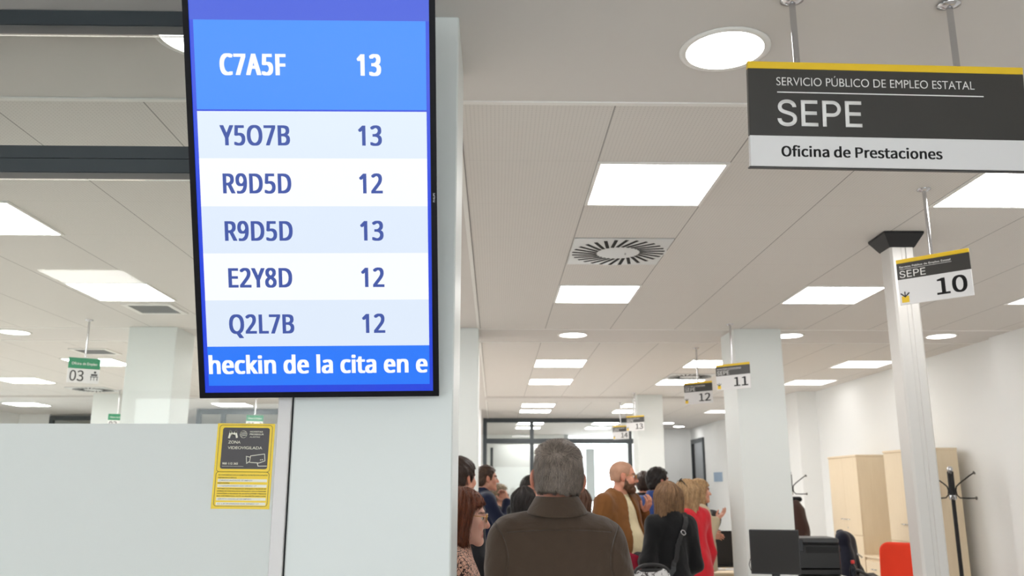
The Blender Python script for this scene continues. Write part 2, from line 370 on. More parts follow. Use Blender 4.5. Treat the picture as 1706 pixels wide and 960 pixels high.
# letter outlines (capital height = 1000): advance, then closed outlines as x, z pairs
GLYPHS = {"noto":{"C":[885,[[564,903,513,900,465,891,420,876,379,855,343,828,311,796,283,759,261,716,242,669,229,617,221,560,218,500,223,421,236,350,257,286,287,230,325,183,372,146,427,118,491,102,563,97,606,98,648,102,688,108,803,136,803,27,765,14,726,4,687,-4,645,-10,597,-13,545,-14,449,-7,364,14,290,49,227,97,176,157,137,228,108,310,91,401,85,501,89,575,99,644,117,709,141,768,172,823,209,871,253,913,303,949,360,977,423,998,491,1010,566,1014,617,1012,666,1007,714,999,760,987,803,972,842,955,791,849,688,887,649,896,608,901]]],"7":[801,[[190,0,601,888,62,888,62,1000,732,1000,732,905,326,0]]],"A":[895,[[763,0,643,310,246,310,127,0,0,0,391,1004,504,1004,894,0],[493,724,479,765,460,826,445,874,431,817,415,765,402,724,289,422,605,422]]],"5":[801,[[385,613,450,610,510,598,563,578,610,552,649,518,680,478,703,432,717,379,721,319,716,253,701,194,676,141,642,95,600,56,548,26,489,4,422,-10,347,-14,297,-12,249,-8,202,0,160,11,121,24,88,41,88,157,124,138,165,122,211,109,258,99,304,93,349,91,396,94,439,101,478,114,512,132,541,156,564,186,582,221,592,261,595,307,589,367,568,417,535,457,487,486,424,504,345,510,255,503,174,489,112,528,150,1000,651,1000,651,888,255,888,231,598,296,608]]],"F":[727,[[262,0,136,0,136,1000,695,1000,695,889,262,889,262,535,668,535,668,424,262,424]]],"Y":[793,[[396,508,657,1000,793,1000,459,388,459,0,333,0,333,382,0,1000,137,1000]]],"9":[801,[[728,573,727,516,723,459,716,403,707,347,693,294,675,243,653,195,626,151,594,110,556,74,512,44,462,19,405,1,341,-10,269,-14,204,-11,143,0,143,105,202,92,266,87,328,90,382,101,428,119,467,143,501,172,529,207,552,245,570,288,584,335,594,385,600,437,604,490,595,490,580,469,562,450,542,431,519,415,493,401,464,389,432,381,396,376,357,374,302,378,252,390,207,410,166,437,133,471,106,513,86,561,74,615,70,676,74,743,88,803,110,857,140,904,177,942,221,973,272,996,328,1009,389,1014,436,1011,480,1002,522,987,562,965,598,938,630,905,659,865,683,819,702,768,717,709,725,644],[389,910,335,904,288,885,247,853,216,808,198,750,192,678,197,618,213,567,239,526,276,495,324,477,384,471,427,474,465,483,500,498,530,518,556,541,576,567,592,596,601,624,604,654,602,684,598,714,590,744,580,774,567,802,550,828,531,851,509,871,483,888,455,900,423,908]]],"R":[871,[[412,1000,490,996,558,986,617,968,666,944,706,912,737,874,758,828,772,776,776,716,773,665,763,621,746,583,725,550,700,521,672,498,641,478,609,462,576,448,850,0,703,0,461,413,262,413,262,0,136,0,136,1000],[405,891,262,891,262,520,412,520,486,525,545,541,590,568,621,605,639,653,646,710,643,751,634,786,620,815,599,839,573,858,541,873,502,883,457,889]]],"D":[1022,[[937,510,930,404,909,310,875,228,827,159,768,102,696,57,613,26,519,6,415,0,136,0,136,1000,444,1000,540,994,628,975,706,944,774,901,831,846,877,779,910,701,930,611],[804,506,799,589,784,662,760,724,726,776,683,818,631,851,570,874,502,888,426,892,262,892,262,108,398,108,522,119,623,152,702,208,759,286,793,385]]],"E":[779,[[695,0,136,0,136,1000,695,1000,695,889,262,889,262,577,669,577,669,468,262,468,262,111,695,111]]],"2":[801,[[728,0,67,0,67,102,329,367,457,501,488,540,514,579,535,617,550,656,559,697,562,741,556,792,540,833,513,866,477,890,434,904,385,909,339,906,296,898,257,884,220,865,182,841,144,814,78,896,105,918,134,938,165,957,197,973,231,987,267,999,305,1007,344,1012,385,1014,445,1010,498,1000,546,982,588,957,622,927,651,890,671,848,684,800,688,748,684,697,673,648,655,601,631,555,601,510,566,466,431,324,223,118,223,112,728,112]]],"Q":[1094,[[1008,501,1005,423,994,349,975,280,950,217,918,161,878,112,832,70,778,37,717,11,957,-238,776,-238,583,-13,565,-13,548,-14,473,-10,404,2,343,23,289,51,240,86,199,128,164,176,135,231,113,291,98,357,89,428,85,503,91,601,108,691,136,772,175,843,226,902,289,951,364,987,450,1008,549,1015,644,1008,728,987,801,952,864,903,915,844,956,772,985,691,1003,601],[218,501,222,421,234,349,254,284,281,228,317,182,362,144,415,117,477,101,548,95,619,101,681,117,733,144,777,182,813,228,840,284,860,349,871,421,875,501,867,618,840,717,797,798,735,857,652,893,549,905,478,899,415,883,362,856,317,820,281,773,254,718,234,654,222,581]]],"8":[801,[[399,1014,456,1011,507,1002,555,987,596,966,631,939,660,906,682,868,695,824,699,775,696,736,687,701,673,669,654,641,631,614,604,590,574,568,542,548,508,529,548,509,586,487,620,463,652,437,679,408,701,377,718,342,728,303,731,259,727,206,713,157,690,114,660,77,622,45,576,20,524,1,467,-10,403,-14,335,-10,274,0,221,18,175,43,137,73,107,110,86,153,73,201,69,255,72,299,81,338,97,374,119,406,144,435,174,461,206,484,240,504,276,522,244,542,215,563,187,586,162,611,141,638,124,668,111,701,103,737,101,776,105,825,118,868,140,905,169,938,205,965,246,986,293,1002,344,1011],[189,254,195,208,212,167,241,132,282,106,335,89,401,84,463,89,515,106,557,132,587,168,605,210,611,258,608,289,599,318,585,344,565,368,541,390,512,410,479,429,442,447,401,464,378,472,339,454,305,435,275,415,249,393,228,370,211,345,199,317,191,287],[398,915,349,910,307,898,271,877,243,849,227,813,221,770,224,738,232,709,246,683,264,661,286,641,312,624,405,577,492,623,516,641,537,662,554,684,567,710,574,738,577,770,572,813,555,849,528,877,492,898,448,910]]],"L":[734,[[136,0,136,1000,262,1000,262,112,699,112,699,0]]],"B":[910,[[422,1000,536,994,631,975,705,945,758,899,790,835,801,752,799,714,791,680,779,648,763,619,741,594,715,572,684,554,650,540,611,531,611,524,651,515,689,503,725,487,756,467,783,442,805,412,822,376,831,333,835,284,830,227,816,175,793,130,761,90,721,58,673,33,618,15,556,4,487,0,136,0,136,1000],[447,574,524,579,582,593,623,616,650,648,666,688,671,738,664,788,645,827,613,856,566,876,504,888,427,892,262,892,262,574],[262,469,262,106,464,106,543,112,605,129,648,158,677,196,695,242,700,294,698,328,690,359,677,387,658,411,633,431,600,447,560,460,511,467,454,469]]],"1":[801,[[497,0,377,0,377,699,377,768,380,820,382,871,342,833,296,794,189,707,125,790,395,1000,497,1000]]],"3":[801,[[690,766,688,723,679,685,665,650,646,619,622,593,593,570,560,552,523,537,483,527,483,521,557,506,616,481,662,445,695,400,715,346,721,284,717,229,703,177,681,130,649,88,607,52,555,24,493,3,421,-10,338,-14,286,-13,238,-9,192,-2,148,8,105,22,63,41,63,155,106,136,151,120,199,107,247,97,293,92,339,90,420,95,485,113,533,142,566,182,586,230,592,287,589,326,578,360,560,389,534,412,502,431,464,445,419,455,368,462,312,464,216,464,216,569,314,569,366,571,412,579,452,592,486,610,514,633,536,659,552,689,561,722,564,758,559,803,543,840,515,870,479,893,434,906,382,910,348,909,316,906,286,900,257,892,231,882,205,870,130,826,69,910,107,937,151,961,201,983,256,1000,316,1011,381,1014,477,1006,554,983,614,944,657,893,682,834]]],"O":[1094,[[1008,501,1005,426,995,356,979,291,956,230,927,176,891,127,850,85,802,50,747,22,687,2,620,-10,548,-14,473,-10,404,2,343,23,289,51,240,86,199,128,164,176,135,231,113,291,98,357,89,428,85,503,91,601,108,691,136,772,175,843,226,902,289,951,364,987,450,1008,549,1015,644,1008,728,987,801,952,864,903,915,844,956,772,985,691,1003,601],[218,501,222,421,234,349,254,284,281,228,317,182,362,144,415,117,477,101,548,95,619,101,681,117,733,144,777,182,813,228,840,284,860,349,871,421,875,501,867,618,840,717,797,798,735,857,652,893,549,905,478,899,415,883,362,856,317,820,281,773,254,718,234,654,222,581]]],"H":[1038,[[901,0,775,0,775,466,262,466,262,0,136,0,136,1000,262,1000,262,577,775,577,775,1000,901,1000]]],"h":[866,[[242,752,240,697,235,647,244,647,261,672,281,693,304,711,329,727,356,740,385,750,415,757,446,762,478,763,535,760,586,751,630,735,667,712,697,682,721,646,738,601,749,549,752,489,752,0,630,0,630,480,626,536,612,581,590,616,557,641,515,656,462,661,410,658,366,647,331,630,302,605,279,574,263,537,251,493,245,444,242,388,242,0,119,0,119,1064,242,1064]]],"e":[790,[[409,765,470,760,526,746,575,723,618,691,653,651,681,604,702,551,714,491,718,426,718,352,204,352,213,273,235,209,270,158,317,121,375,98,444,91,490,93,532,97,571,104,608,115,646,127,685,143,685,35,647,20,609,7,571,-2,532,-9,487,-13,438,-14,370,-9,307,5,250,29,199,63,157,106,123,159,97,221,82,291,77,370,82,448,95,519,118,581,150,636,188,681,235,717,287,744,345,759],[408,664,353,658,306,639,268,607,239,564,218,512,207,450,590,450,587,491,581,528,570,562,555,591,535,616,511,637,481,652,447,661]]],"c":[672,[[420,-14,356,-9,297,4,243,27,195,59,154,101,121,153,97,215,82,288,77,371,82,458,98,533,123,597,158,649,200,692,249,724,304,747,364,760,429,765,466,763,503,759,539,753,573,744,601,735,626,724,588,622,510,646,481,652,453,656,426,657,378,653,337,643,301,625,271,600,247,568,228,529,215,484,207,432,204,373,207,316,215,265,228,220,247,181,271,150,300,125,334,107,374,96,419,92,458,94,494,98,527,105,613,136,613,27,587,15,560,5,530,-4,498,-9,461,-13]]],"k":[748,[[241,508,239,450,235,387,241,387,266,419,300,461,331,497,570,751,714,751,410,430,735,0,587,0,326,350,241,276,241,0,119,0,119,1064,241,1064]]],"i":[361,[[242,751,242,0,119,0,119,751],[182,1032,200,1030,217,1024,232,1013,244,998,251,978,254,954,251,930,244,910,232,895,217,884,200,878,182,875,163,878,145,884,130,895,119,910,112,930,109,954,112,978,119,998,130,1013,145,1024,163,1030]]],"n":[866,[[480,765,563,757,630,736,683,700,722,647,744,577,752,489,752,0,630,0,630,480,626,536,612,581,590,616,557,641,515,656,462,661,388,653,330,630,290,591,263,538,248,470,242,389,242,0,119,0,119,751,218,751,237,648,244,648,262,673,283,695,306,714,332,729,359,742,388,752,418,759,449,763]]],"d":[861,[[385,-14,298,-3,223,29,161,83,114,159,86,256,77,374,86,492,115,590,162,666,224,721,299,754,387,765,424,763,458,758,489,750,516,739,542,726,564,710,585,693,603,674,619,654,627,654,623,708,619,765,619,1064,742,1064,742,0,643,0,625,101,619,101,603,80,585,61,564,43,542,27,516,13,488,1,457,-7,423,-12],[405,88,476,95,532,117,572,153,599,204,615,270,620,350,620,373,615,459,600,530,574,588,535,629,478,654,403,662,343,654,293,627,254,583,227,525,210,454,204,371,210,288,227,219,254,162,293,121,343,96]]],"l":[361,[[242,0,119,0,119,1064,242,1064]]],"a":[786,[[403,763,487,757,555,737,606,703,643,655,665,591,672,511,672,0,583,0,559,106,553,106,532,81,509,58,487,39,463,22,437,9,408,-1,377,-8,341,-13,301,-14,258,-11,217,-3,180,10,147,29,118,53,95,83,78,119,68,161,64,209,74,278,104,335,153,382,222,416,313,438,424,448,552,452,552,497,547,553,534,597,511,627,480,648,442,660,396,664,358,662,320,656,284,646,185,606,147,699,182,716,221,731,263,744,309,755,355,761],[440,363,356,355,291,340,246,318,216,288,198,251,192,207,196,169,209,138,230,115,258,99,291,89,329,85,389,91,442,109,487,138,522,179,543,233,550,300,550,367]]],"t":[506,[[370,87,427,92,475,102,475,8,419,-8,349,-14,311,-12,274,-5,240,6,209,23,182,47,160,77,143,115,132,162,129,218,129,655,22,655,22,714,130,763,179,923,252,923,252,751,469,751,469,655,252,655,252,221,256,180,267,146,285,120,309,101,337,90]]]," ":[364,[]]},"src":{"H":[993,[[138,0,263,0,263,472,730,472,730,0,857,0,857,1000,730,1000,730,581,263,581,263,1000,138,1000]]],"O":[1012,[[506,-18,647,6,765,73,855,181,913,326,933,503,913,680,855,823,765,929,647,995,506,1018,365,995,247,929,157,823,99,680,79,503,99,326,157,181,247,73,365,6],[506,93,406,112,324,165,262,251,222,365,209,503,222,641,262,753,324,837,406,889,506,907,606,889,689,837,751,753,790,641,804,503,790,365,751,251,689,165,606,112]]],"f":[443,[[45,640,146,640,146,0,270,0,270,640,427,640,427,741,270,741,270,858,274,910,287,951,308,980,337,998,375,1004,402,1002,430,995,458,984,486,1080,449,1093,407,1101,362,1104,283,1093,222,1061,179,1010,154,943,146,859,146,741,45,734]]],"i":[375,[[126,0,251,0,251,741,126,741],[188,894,232,904,261,933,271,977,261,1019,232,1047,188,1057,145,1047,117,1019,106,977,117,933,145,904]]],"c":[696,[[417,-18,504,-6,585,26,658,75,603,160,552,122,494,96,428,86,352,99,289,137,241,196,210,275,199,370,210,465,242,544,292,604,356,642,432,655,487,647,536,624,580,591,643,673,585,716,514,748,427,760,317,743,219,694,141,614,90,505,71,370,88,235,136,127,211,48,306,-1]]],"n":[832,[[126,0,251,0,251,538,319,600,383,638,453,651,505,644,545,621,572,583,588,527,593,453,593,0,718,0,718,469,709,572,683,653,638,712,574,748,491,760,397,743,316,697,243,633,240,633,228,741,126,741]]],"a":[768,[[296,-18,385,-3,467,35,542,89,546,89,557,0,659,0,659,456,650,558,621,642,571,706,499,746,402,760,289,744,190,708,112,663,160,577,224,615,299,644,382,656,445,646,488,618,516,576,531,525,535,469,367,442,239,403,150,349,97,280,80,192,91,119,121,61,167,18,226,-9],[332,83,290,87,254,100,225,123,207,156,201,201,211,254,246,299,309,336,404,365,535,386,535,180,466,126,400,94]]],"d":[846,[[378,-18,463,-3,539,35,603,87,607,87,618,0,720,0,720,1086,595,1086,595,801,602,674,538,720,471,749,393,760,295,742,207,692,136,611,89,502,72,370,86,235,126,127,190,48,275,-1],[405,87,334,100,277,136,235,194,209,273,201,371,211,466,242,544,288,604,347,642,415,655,475,647,534,622,595,577,595,188,534,132,471,98]]],"e":[756,[[426,-18,519,-8,599,19,668,57,625,141,568,109,507,89,439,82,361,94,295,128,243,181,209,253,194,341,693,341,698,412,686,529,649,626,589,698,506,744,402,760,303,742,213,692,139,611,89,503,71,370,89,236,139,128,215,48,313,-1],[192,430,210,510,244,575,289,622,344,650,405,660,469,651,520,622,558,576,581,511,589,430]]],"P":[864,[[138,0,263,0,263,398,428,398,551,410,653,446,730,507,780,593,797,707,779,821,730,904,651,960,548,990,423,1000,138,1000],[263,501,263,898,407,898,502,892,576,872,629,837,661,783,671,707,661,630,631,572,579,532,507,508,412,501]]],"r":[529,[[126,0,251,0,251,476,283,542,320,591,359,624,398,642,437,648,464,647,486,643,509,636,532,744,509,753,483,758,453,760,374,741,302,688,243,606,240,606,228,741,126,741]]],"s":[638,[[319,-18,414,-6,489,25,544,73,577,133,588,202,575,275,540,330,489,371,428,401,363,427,314,446,271,466,235,489,212,518,203,555,209,589,225,619,252,642,291,657,341,663,402,654,457,631,509,598,569,675,505,718,427,748,340,760,251,749,180,720,128,674,96,617,85,550,97,482,131,431,179,391,238,360,300,336,349,317,395,295,433,268,460,236,469,195,464,158,446,127,417,101,376,85,323,79,242,90,170,121,104,168,44,85,123,32,217,-4]]],"t":[514,[[357,-18,404,-14,451,-4,495,10,471,104,444,94,415,86,386,83,341,89,309,107,287,136,275,176,271,225,271,640,473,640,473,741,271,741,271,950,168,950,154,741,37,734,37,640,147,640,147,229,154,146,176,78,216,26,275,-6]]],"o":[827,[[413,-18,519,-1,612,48,688,127,738,235,756,370,738,505,688,614,612,694,519,743,413,760,308,743,214,694,139,614,89,505,71,370,89,235,139,127,214,48,308,-1],[413,86,342,99,283,137,238,196,209,275,199,370,209,465,238,544,283,604,342,642,413,655,485,642,545,604,590,544,619,465,629,370,619,275,590,196,545,137,485,99]]],"0":[757,[[379,-18,484,3,571,65,635,169,676,315,690,503,676,690,635,834,571,936,484,998,379,1018,274,998,187,936,123,834,82,690,68,503,82,315,123,169,187,65,274,3],[379,83,316,99,263,147,223,229,197,347,188,503,197,659,223,776,263,857,316,904,379,920,443,904,495,857,536,776,561,659,570,503,561,347,536,229,495,147,443,99]]],"1":[757,[[120,0,668,0,668,104,468,104,468,1000,372,1000,314,971,246,948,165,929,165,850,344,850,344,104,120,104]]],"2":[757,[[60,0,689,0,689,108,412,108,248,98,379,229,488,357,570,481,623,604,641,724,628,823,590,904,529,966,448,1004,349,1018,278,1011,214,992,157,961,104,921,55,872,127,801,187,861,257,902,334,917,401,907,453,880,489,838,511,784,518,719,501,612,447,497,357,370,228,230,60,74]]],"3":[757,[[359,-18,461,-5,549,31,619,90,664,169,681,267,670,344,640,408,594,459,536,497,469,521,469,528,529,555,578,593,615,642,638,700,647,768,633,855,593,924,531,975,450,1007,355,1018,248,1002,156,960,76,899,143,820,205,870,274,904,351,917,409,909,456,889,490,855,512,812,520,759,511,697,482,645,430,604,351,577,243,568,243,472,364,463,453,436,511,395,544,339,554,271,544,208,517,157,474,118,418,94,351,86,249,102,169,144,104,201,40,120,83,78,135,40,198,10,272,-10]]],"4":[757,[[464,0,581,0,581,276,715,276,715,375,581,375,581,1000,443,1000,27,357,27,276,464,276],[464,375,157,375,385,716,465,864,471,864,464,682]]],"5":[757,[[357,-18,456,-3,545,40,618,110,667,205,685,325,669,443,626,533,561,595,478,632,383,644,328,639,279,626,233,604,259,894,636,894,636,1000,150,1000,117,533,184,491,238,523,290,543,351,550,420,540,478,511,521,464,548,401,558,322,547,241,517,176,471,127,413,96,345,86,242,102,162,142,100,196,37,115,81,75,134,39,196,10,270,-10]]],"6":[757,[[411,-18,500,-3,579,41,642,109,683,199,698,307,686,420,649,508,591,571,514,608,420,621,341,606,262,565,194,501,209,663,247,780,302,859,372,902,452,915,511,906,565,879,610,839,681,915,618,969,541,1005,446,1018,333,999,232,940,151,837,96,684,76,477,93,299,139,161,210,62,303,2],[196,401,265,475,334,516,400,528,465,518,516,489,551,443,573,382,580,307,571,231,548,168,511,121,465,91,411,80,341,94,285,134,242,199,212,288]]],"7":[757,[[270,0,400,0,414,218,442,408,493,582,574,751,693,925,693,1000,67,1000,67,894,553,894,449,732,373,570,321,400,287,212]]],"8":[757,[[382,-18,486,-5,573,31,638,87,680,158,694,240,685,316,660,378,623,429,578,470,527,503,527,510,563,543,599,585,629,635,651,691,659,752,647,838,612,911,555,967,479,1002,385,1015,296,1003,221,969,162,916,124,846,111,761,118,702,137,649,167,603,204,564,246,531,246,525,191,490,142,445,101,389,73,324,63,248,78,161,122,88,189,32,278,-5],[450,543,381,572,319,606,269,647,236,697,224,761,231,815,253,860,287,893,331,915,383,922,442,913,489,888,524,850,545,802,553,745,541,673,506,606],[383,75,315,84,258,109,213,148,184,199,173,259,191,349,240,425,311,486,393,452,466,415,523,371,562,316,576,244,567,188,541,142,501,106,448,83]]],"9":[757,[[321,-18,430,2,529,63,610,171,664,329,683,543,667,714,620,847,548,942,455,999,347,1018,257,1003,178,960,116,892,75,802,60,693,73,581,109,494,167,430,243,392,336,379,419,394,498,436,566,501,549,339,511,221,457,143,391,99,317,86,253,95,196,121,147,162,79,85,142,32,222,-4],[565,606,496,529,425,485,356,472,292,482,242,511,206,557,185,619,177,693,186,770,209,833,246,880,293,910,348,921,418,908,475,869,519,806,549,718]]],"l":[387,[[256,-18,286,-16,310,-12,329,-7,311,89,285,86,268,91,256,108,251,139,251,1086,126,1086,126,147,130,90,145,44,170,10,207,-11]]],"m":[1263,[[126,0,251,0,251,538,316,601,378,638,437,651,487,644,526,621,553,583,569,527,574,453,574,0,698,0,698,538,765,601,827,638,885,651,936,644,975,621,1002,583,1018,527,1023,453,1023,0,1147,0,1147,469,1139,572,1112,653,1068,712,1005,748,924,760,837,742,756,692,678,618,656,666,626,706,586,735,536,754,473,760,389,743,312,697,243,633,240,633,228,741,126,741]]],"p":[846,[[126,-312,251,-312,251,-61,247,68,315,21,384,-8,452,-18,550,-1,638,50,709,132,756,243,774,382,761,509,725,614,665,693,583,743,479,760,394,745,315,707,243,655,240,655,228,741,126,741],[431,87,377,94,316,118,251,164,251,554,320,609,385,643,447,655,522,642,578,606,616,548,637,473,644,381,634,280,604,198,559,138,500,100]]]," ":[306,[]]},"inter":{"H":[1016,[[118,0,118,1000,245,1000,245,568,771,568,771,1000,898,1000,898,0,771,0,771,456,245,456,245,0]]],"S":[878,[[440,-17,370,-13,307,-2,251,18,201,45,159,78,126,118,100,163,83,214,75,268,205,268,212,232,224,200,243,172,266,149,295,130,327,115,363,105,400,99,440,97,484,99,524,106,562,118,596,135,624,156,648,181,665,209,676,240,679,274,676,304,667,330,653,352,633,371,609,387,582,402,481,437,361,470,285,497,221,529,169,568,132,615,110,670,102,732,107,786,122,836,147,880,181,919,222,952,270,979,325,998,383,1010,446,1013,510,1010,568,998,621,978,668,952,708,920,741,882,766,839,782,793,788,743,663,743,652,789,629,828,594,860,550,883,499,897,442,901,401,899,363,892,329,880,299,864,273,845,253,822,238,796,229,768,226,738,230,706,240,679,257,656,280,636,305,619,333,606,417,577,519,549,612,518,645,504,676,487,705,467,732,444,756,418,776,388,791,354,800,316,803,272,798,220,784,170,760,125,727,84,685,49,636,21,578,0,512,-13]]],"E":[823,[[118,0,118,1000,732,1000,732,888,245,888,245,562,699,562,699,450,245,450,245,112,738,112,738,0]]],"P":[883,[[118,0,118,1000,508,1000,587,990,660,959,724,911,772,848,803,774,813,695,803,616,772,542,724,479,660,431,587,400,508,390,242,390,242,0],[242,502,508,502,558,509,604,528,644,559,675,598,694,645,701,695,694,745,675,792,644,831,604,862,558,881,508,888,242,888]]]," ":[369,[]]}}


def print_line(font, text, x0, x1, z0, cap, y, parent, m, bold=0.0, name='lettering', depth=0.0006, fat=0.0, track=0):
    """a line of flat letters from the outlines above, fitted between x0 and x1; bold thickens the strokes by that many metres"""
    g = GLYPHS[font]
    adv, total = [], 0
    for ch in text:
        adv.append(total)
        total += g[ch][0] + track
    xs = [a + c for ch, a in zip(text, adv) for ct in g[ch][1] for c in ct[0::2]]
    xa, xb = min(xs), max(xs)
    sx = (x1 - x0 - 2 * bold - 2 * fat) / (xb - xa)
    sz = (cap - 2 * bold) / 1000.0
    cu = bpy.data.curves.new('tmp_letters', 'CURVE')
    cu.dimensions = '2D'
    cu.fill_mode = 'BOTH'
    cu.offset = bold
    for ch, a in zip(text, adv):
        for ct in g[ch][1]:
            n = len(ct) // 2
            sp = cu.splines.new('POLY')
            sp.points.add(n - 1)
            for i in range(n):
                sp.points[i].co = (x0 + bold + (ct[2 * i] + a - xa) * sx, bold + ct[2 * i + 1] * sz, 0, 1)
            sp.use_cyclic_u = True
    ob = bpy.data.objects.new('tmp_letters', cu)
    COL.objects.link(ob)
    dg = bpy.context.evaluated_depsgraph_get()
    me = bpy.data.meshes.new_from_object(ob.evaluated_get(dg))
    bpy.data.objects.remove(ob)
    bpy.data.curves.remove(cu)
    for v in me.vertices:
        v.co = (v.co.x, y, z0 + v.co.y)
    if fat:                                   # heavier strokes
        vs = [v.co.copy() for v in me.vertices]
        fs = [tuple(pl.vertices) for pl in me.polygons]
        nv = len(vs)
        me = bpy.data.meshes.new(name)
        steps = [(i, j) for i in (0.0, 0.5, 1.0, 1.5, 2.0) for j in (-1, 0, 1)]
        kz = (cap - 0.7 * fat) / cap
        me.from_pydata([(v.x + i * fat, v.y, z0 + (v.z - z0) * kz + 0.35 * fat * (1 + j)) for i, j in steps for v in vs], [], [tuple(q + k * nv for q in f) for k in range(len(steps)) for f in fs])
    me.materials.clear()
    me.materials.append(m)
    me.update()
    me.name = name
    o = bpy.data.objects.new(name, me)
    COL.objects.link(o)
    o.parent = parent
    md = o.modifiers.new('thickness', 'SOLIDIFY')
    md.thickness = depth
    md.offset = -1.0
    return o


# ------------------------------------------------------------------ materials
M_white = mat('white_paint', (236, 237, 236), 0.55, var=0.015, scale=2, bump=0.05, bscale=120)
M_col = mat('column_panel', (222, 226, 224), 0.42, var=0.015, scale=2)
M_gyp = mat('plaster_ceiling', (212, 208, 204), 0.8, var=0.015, scale=1.5)
M_trimw = mat('white_metal_trim', (232, 230, 226), 0.45, var=0.01)
M_anthra = mat('anthracite_frame', (62, 68, 72), 0.38, metal=0.2, var=0.03)
M_black = mat('black_plastic', (24, 23, 25), 0.42, var=0.05)
M_blackm = mat('black_matte', (20, 20, 22), 0.7, var=0.05)
M_chrome = mat('chrome', (205, 205, 208), 0.16, metal=1.0, var=0.01)
M_alu = mat('anodised_aluminium', (206, 203, 199), 0.42, metal=0.35, var=0.02, scale=3)
M_post = mat('pale_post', (222, 218, 217), 0.45, var=0.01)


def tile_material():
    m = bpy.data.materials.new('metal_ceiling_tiles')
    m.use_nodes = True
    nt = m.node_tree
    N, L = nt.nodes, nt.links
    b = N['Principled BSDF']
    tc = N.new('ShaderNodeTexCoord')
    sp = N.new('ShaderNodeSeparateXYZ')
    L.new(tc.outputs['Object'], sp.inputs[0])

    def near_line(co, off, period, w):
        t = math_node(N, L, 'SUBTRACT', co, off)
        t = math_node(N, L, 'DIVIDE', t, period)
        t = math_node(N, L, 'FRACT', math_node(N, L, 'ADD', t, 100.5))
        t = math_node(N, L, 'ABSOLUTE', math_node(N, L, 'SUBTRACT', t, 0.5))
        return math_node(N, L, 'LESS_THAN', t, w / period / 2)
    lx = near_line(sp.outputs['X'], 0.455, 0.6, 0.006)
    ly = math_node(N, L, 'MULTIPLY', near_line(sp.outputs['Y'], 3.015, 0.6, 0.003), 0.25)
    line = math_node(N, L, 'MAXIMUM', lx, ly)
    # perforation: small round holes in a diagonal lattice
    def holes(off):
        px = math_node(N, L, 'SUBTRACT', math_node(N, L, 'FRACT', math_node(N, L, 'ADD', math_node(N, L, 'MULTIPLY', sp.outputs['X'], 62.0), 100 + off)), 0.5)
        py = math_node(N, L, 'SUBTRACT', math_node(N, L, 'FRACT', math_node(N, L, 'ADD', math_node(N, L, 'MULTIPLY', sp.outputs['Y'], 62.0), 100 + off)), 0.5)
        d = math_node(N, L, 'ADD', math_node(N, L, 'MULTIPLY', px, px), math_node(N, L, 'MULTIPLY', py, py))
        return math_node(N, L, 'LESS_THAN', d, 0.03)
    hole = math_node(N, L, 'MULTIPLY', holes(0.0), 0.22)
    fac = math_node(N, L, 'MINIMUM', math_node(N, L, 'ADD', math_node(N, L, 'MULTIPLY', line, 0.55), hole), 0.7)
    mx = N.new('ShaderNodeMix')
    mx.data_type = 'RGBA'
    mx.inputs['A'].default_value = (*lin((217, 213, 208)), 1)
    mx.inputs['B'].default_value = (0.03, 0.028, 0.026, 1)
    L.new(fac, mx.inputs['Factor'])
    L.new(mx.outputs['Result'], b.inputs['Base Color'])
    b.inputs['Roughness'].default_value = 0.7
    return m


M_tile = tile_material()


def wood_material(name, a, b_):
    m = bpy.data.materials.new(name)
    m.use_nodes = True
    nt = m.node_tree
    N, L = nt.nodes, nt.links
    b = N['Principled BSDF']
    tc = N.new('ShaderNodeTexCoord')
    mp = N.new('ShaderNodeMapping')
    mp.inputs['Scale'].default_value = (14, 14, 1.0)
    nz = N.new('ShaderNodeTexNoise')
    nz.inputs['Scale'].default_value = 3
    nz.inputs['Detail'].default_value = 6
    L.new(tc.outputs['Object'], mp.inputs[0])
    L.new(mp.outputs[0], nz.inputs['Vector'])
    mx = N.new('ShaderNodeMix')
    mx.data_type = 'RGBA'
    mx.inputs['A'].default_value = (*lin(a), 1)
    mx.inputs['B'].default_value = (*lin(b_), 1)
    L.new(nz.outputs['Fac'], mx.inputs['Factor'])
    L.new(mx.outputs['Result'], b.inputs['Base Color'])
    b.inputs['Roughness'].default_value = 0.5
    return m


M_maple = wood_material('maple_laminate', (222, 202, 170), (232, 214, 186))


def glass_material(name, tint=(1, 1, 1), refl=0.05):
    m = bpy.data.materials.new(name)
    m.use_nodes = True
    nt = m.node_tree
    N, L = nt.nodes, nt.links
    N.remove(N['Principled BSDF'])
    out = N['Material Output']
    tr = N.new('ShaderNodeBsdfTransparent')
    tr.inputs['Color'].default_value = (*tint, 1)
    gl = N.new('ShaderNodeBsdfGlossy')
    gl.inputs['Roughness'].default_value = 0.02
    fr = N.new('ShaderNodeFresnel')
    fr.inputs['IOR'].default_value = 1.35
    mx = N.new('ShaderNodeMixShader')
    L.new(fr.outputs[0], mx.inputs['Fac'])
    L.new(tr.outputs[0], mx.inputs[1])
    L.new(gl.outputs[0], mx.inputs[2])
    L.new(mx.outputs[0], out.inputs['Surface'])
    return m


M_glass = glass_material('clear_glass', (0.95, 0.97, 0.96))


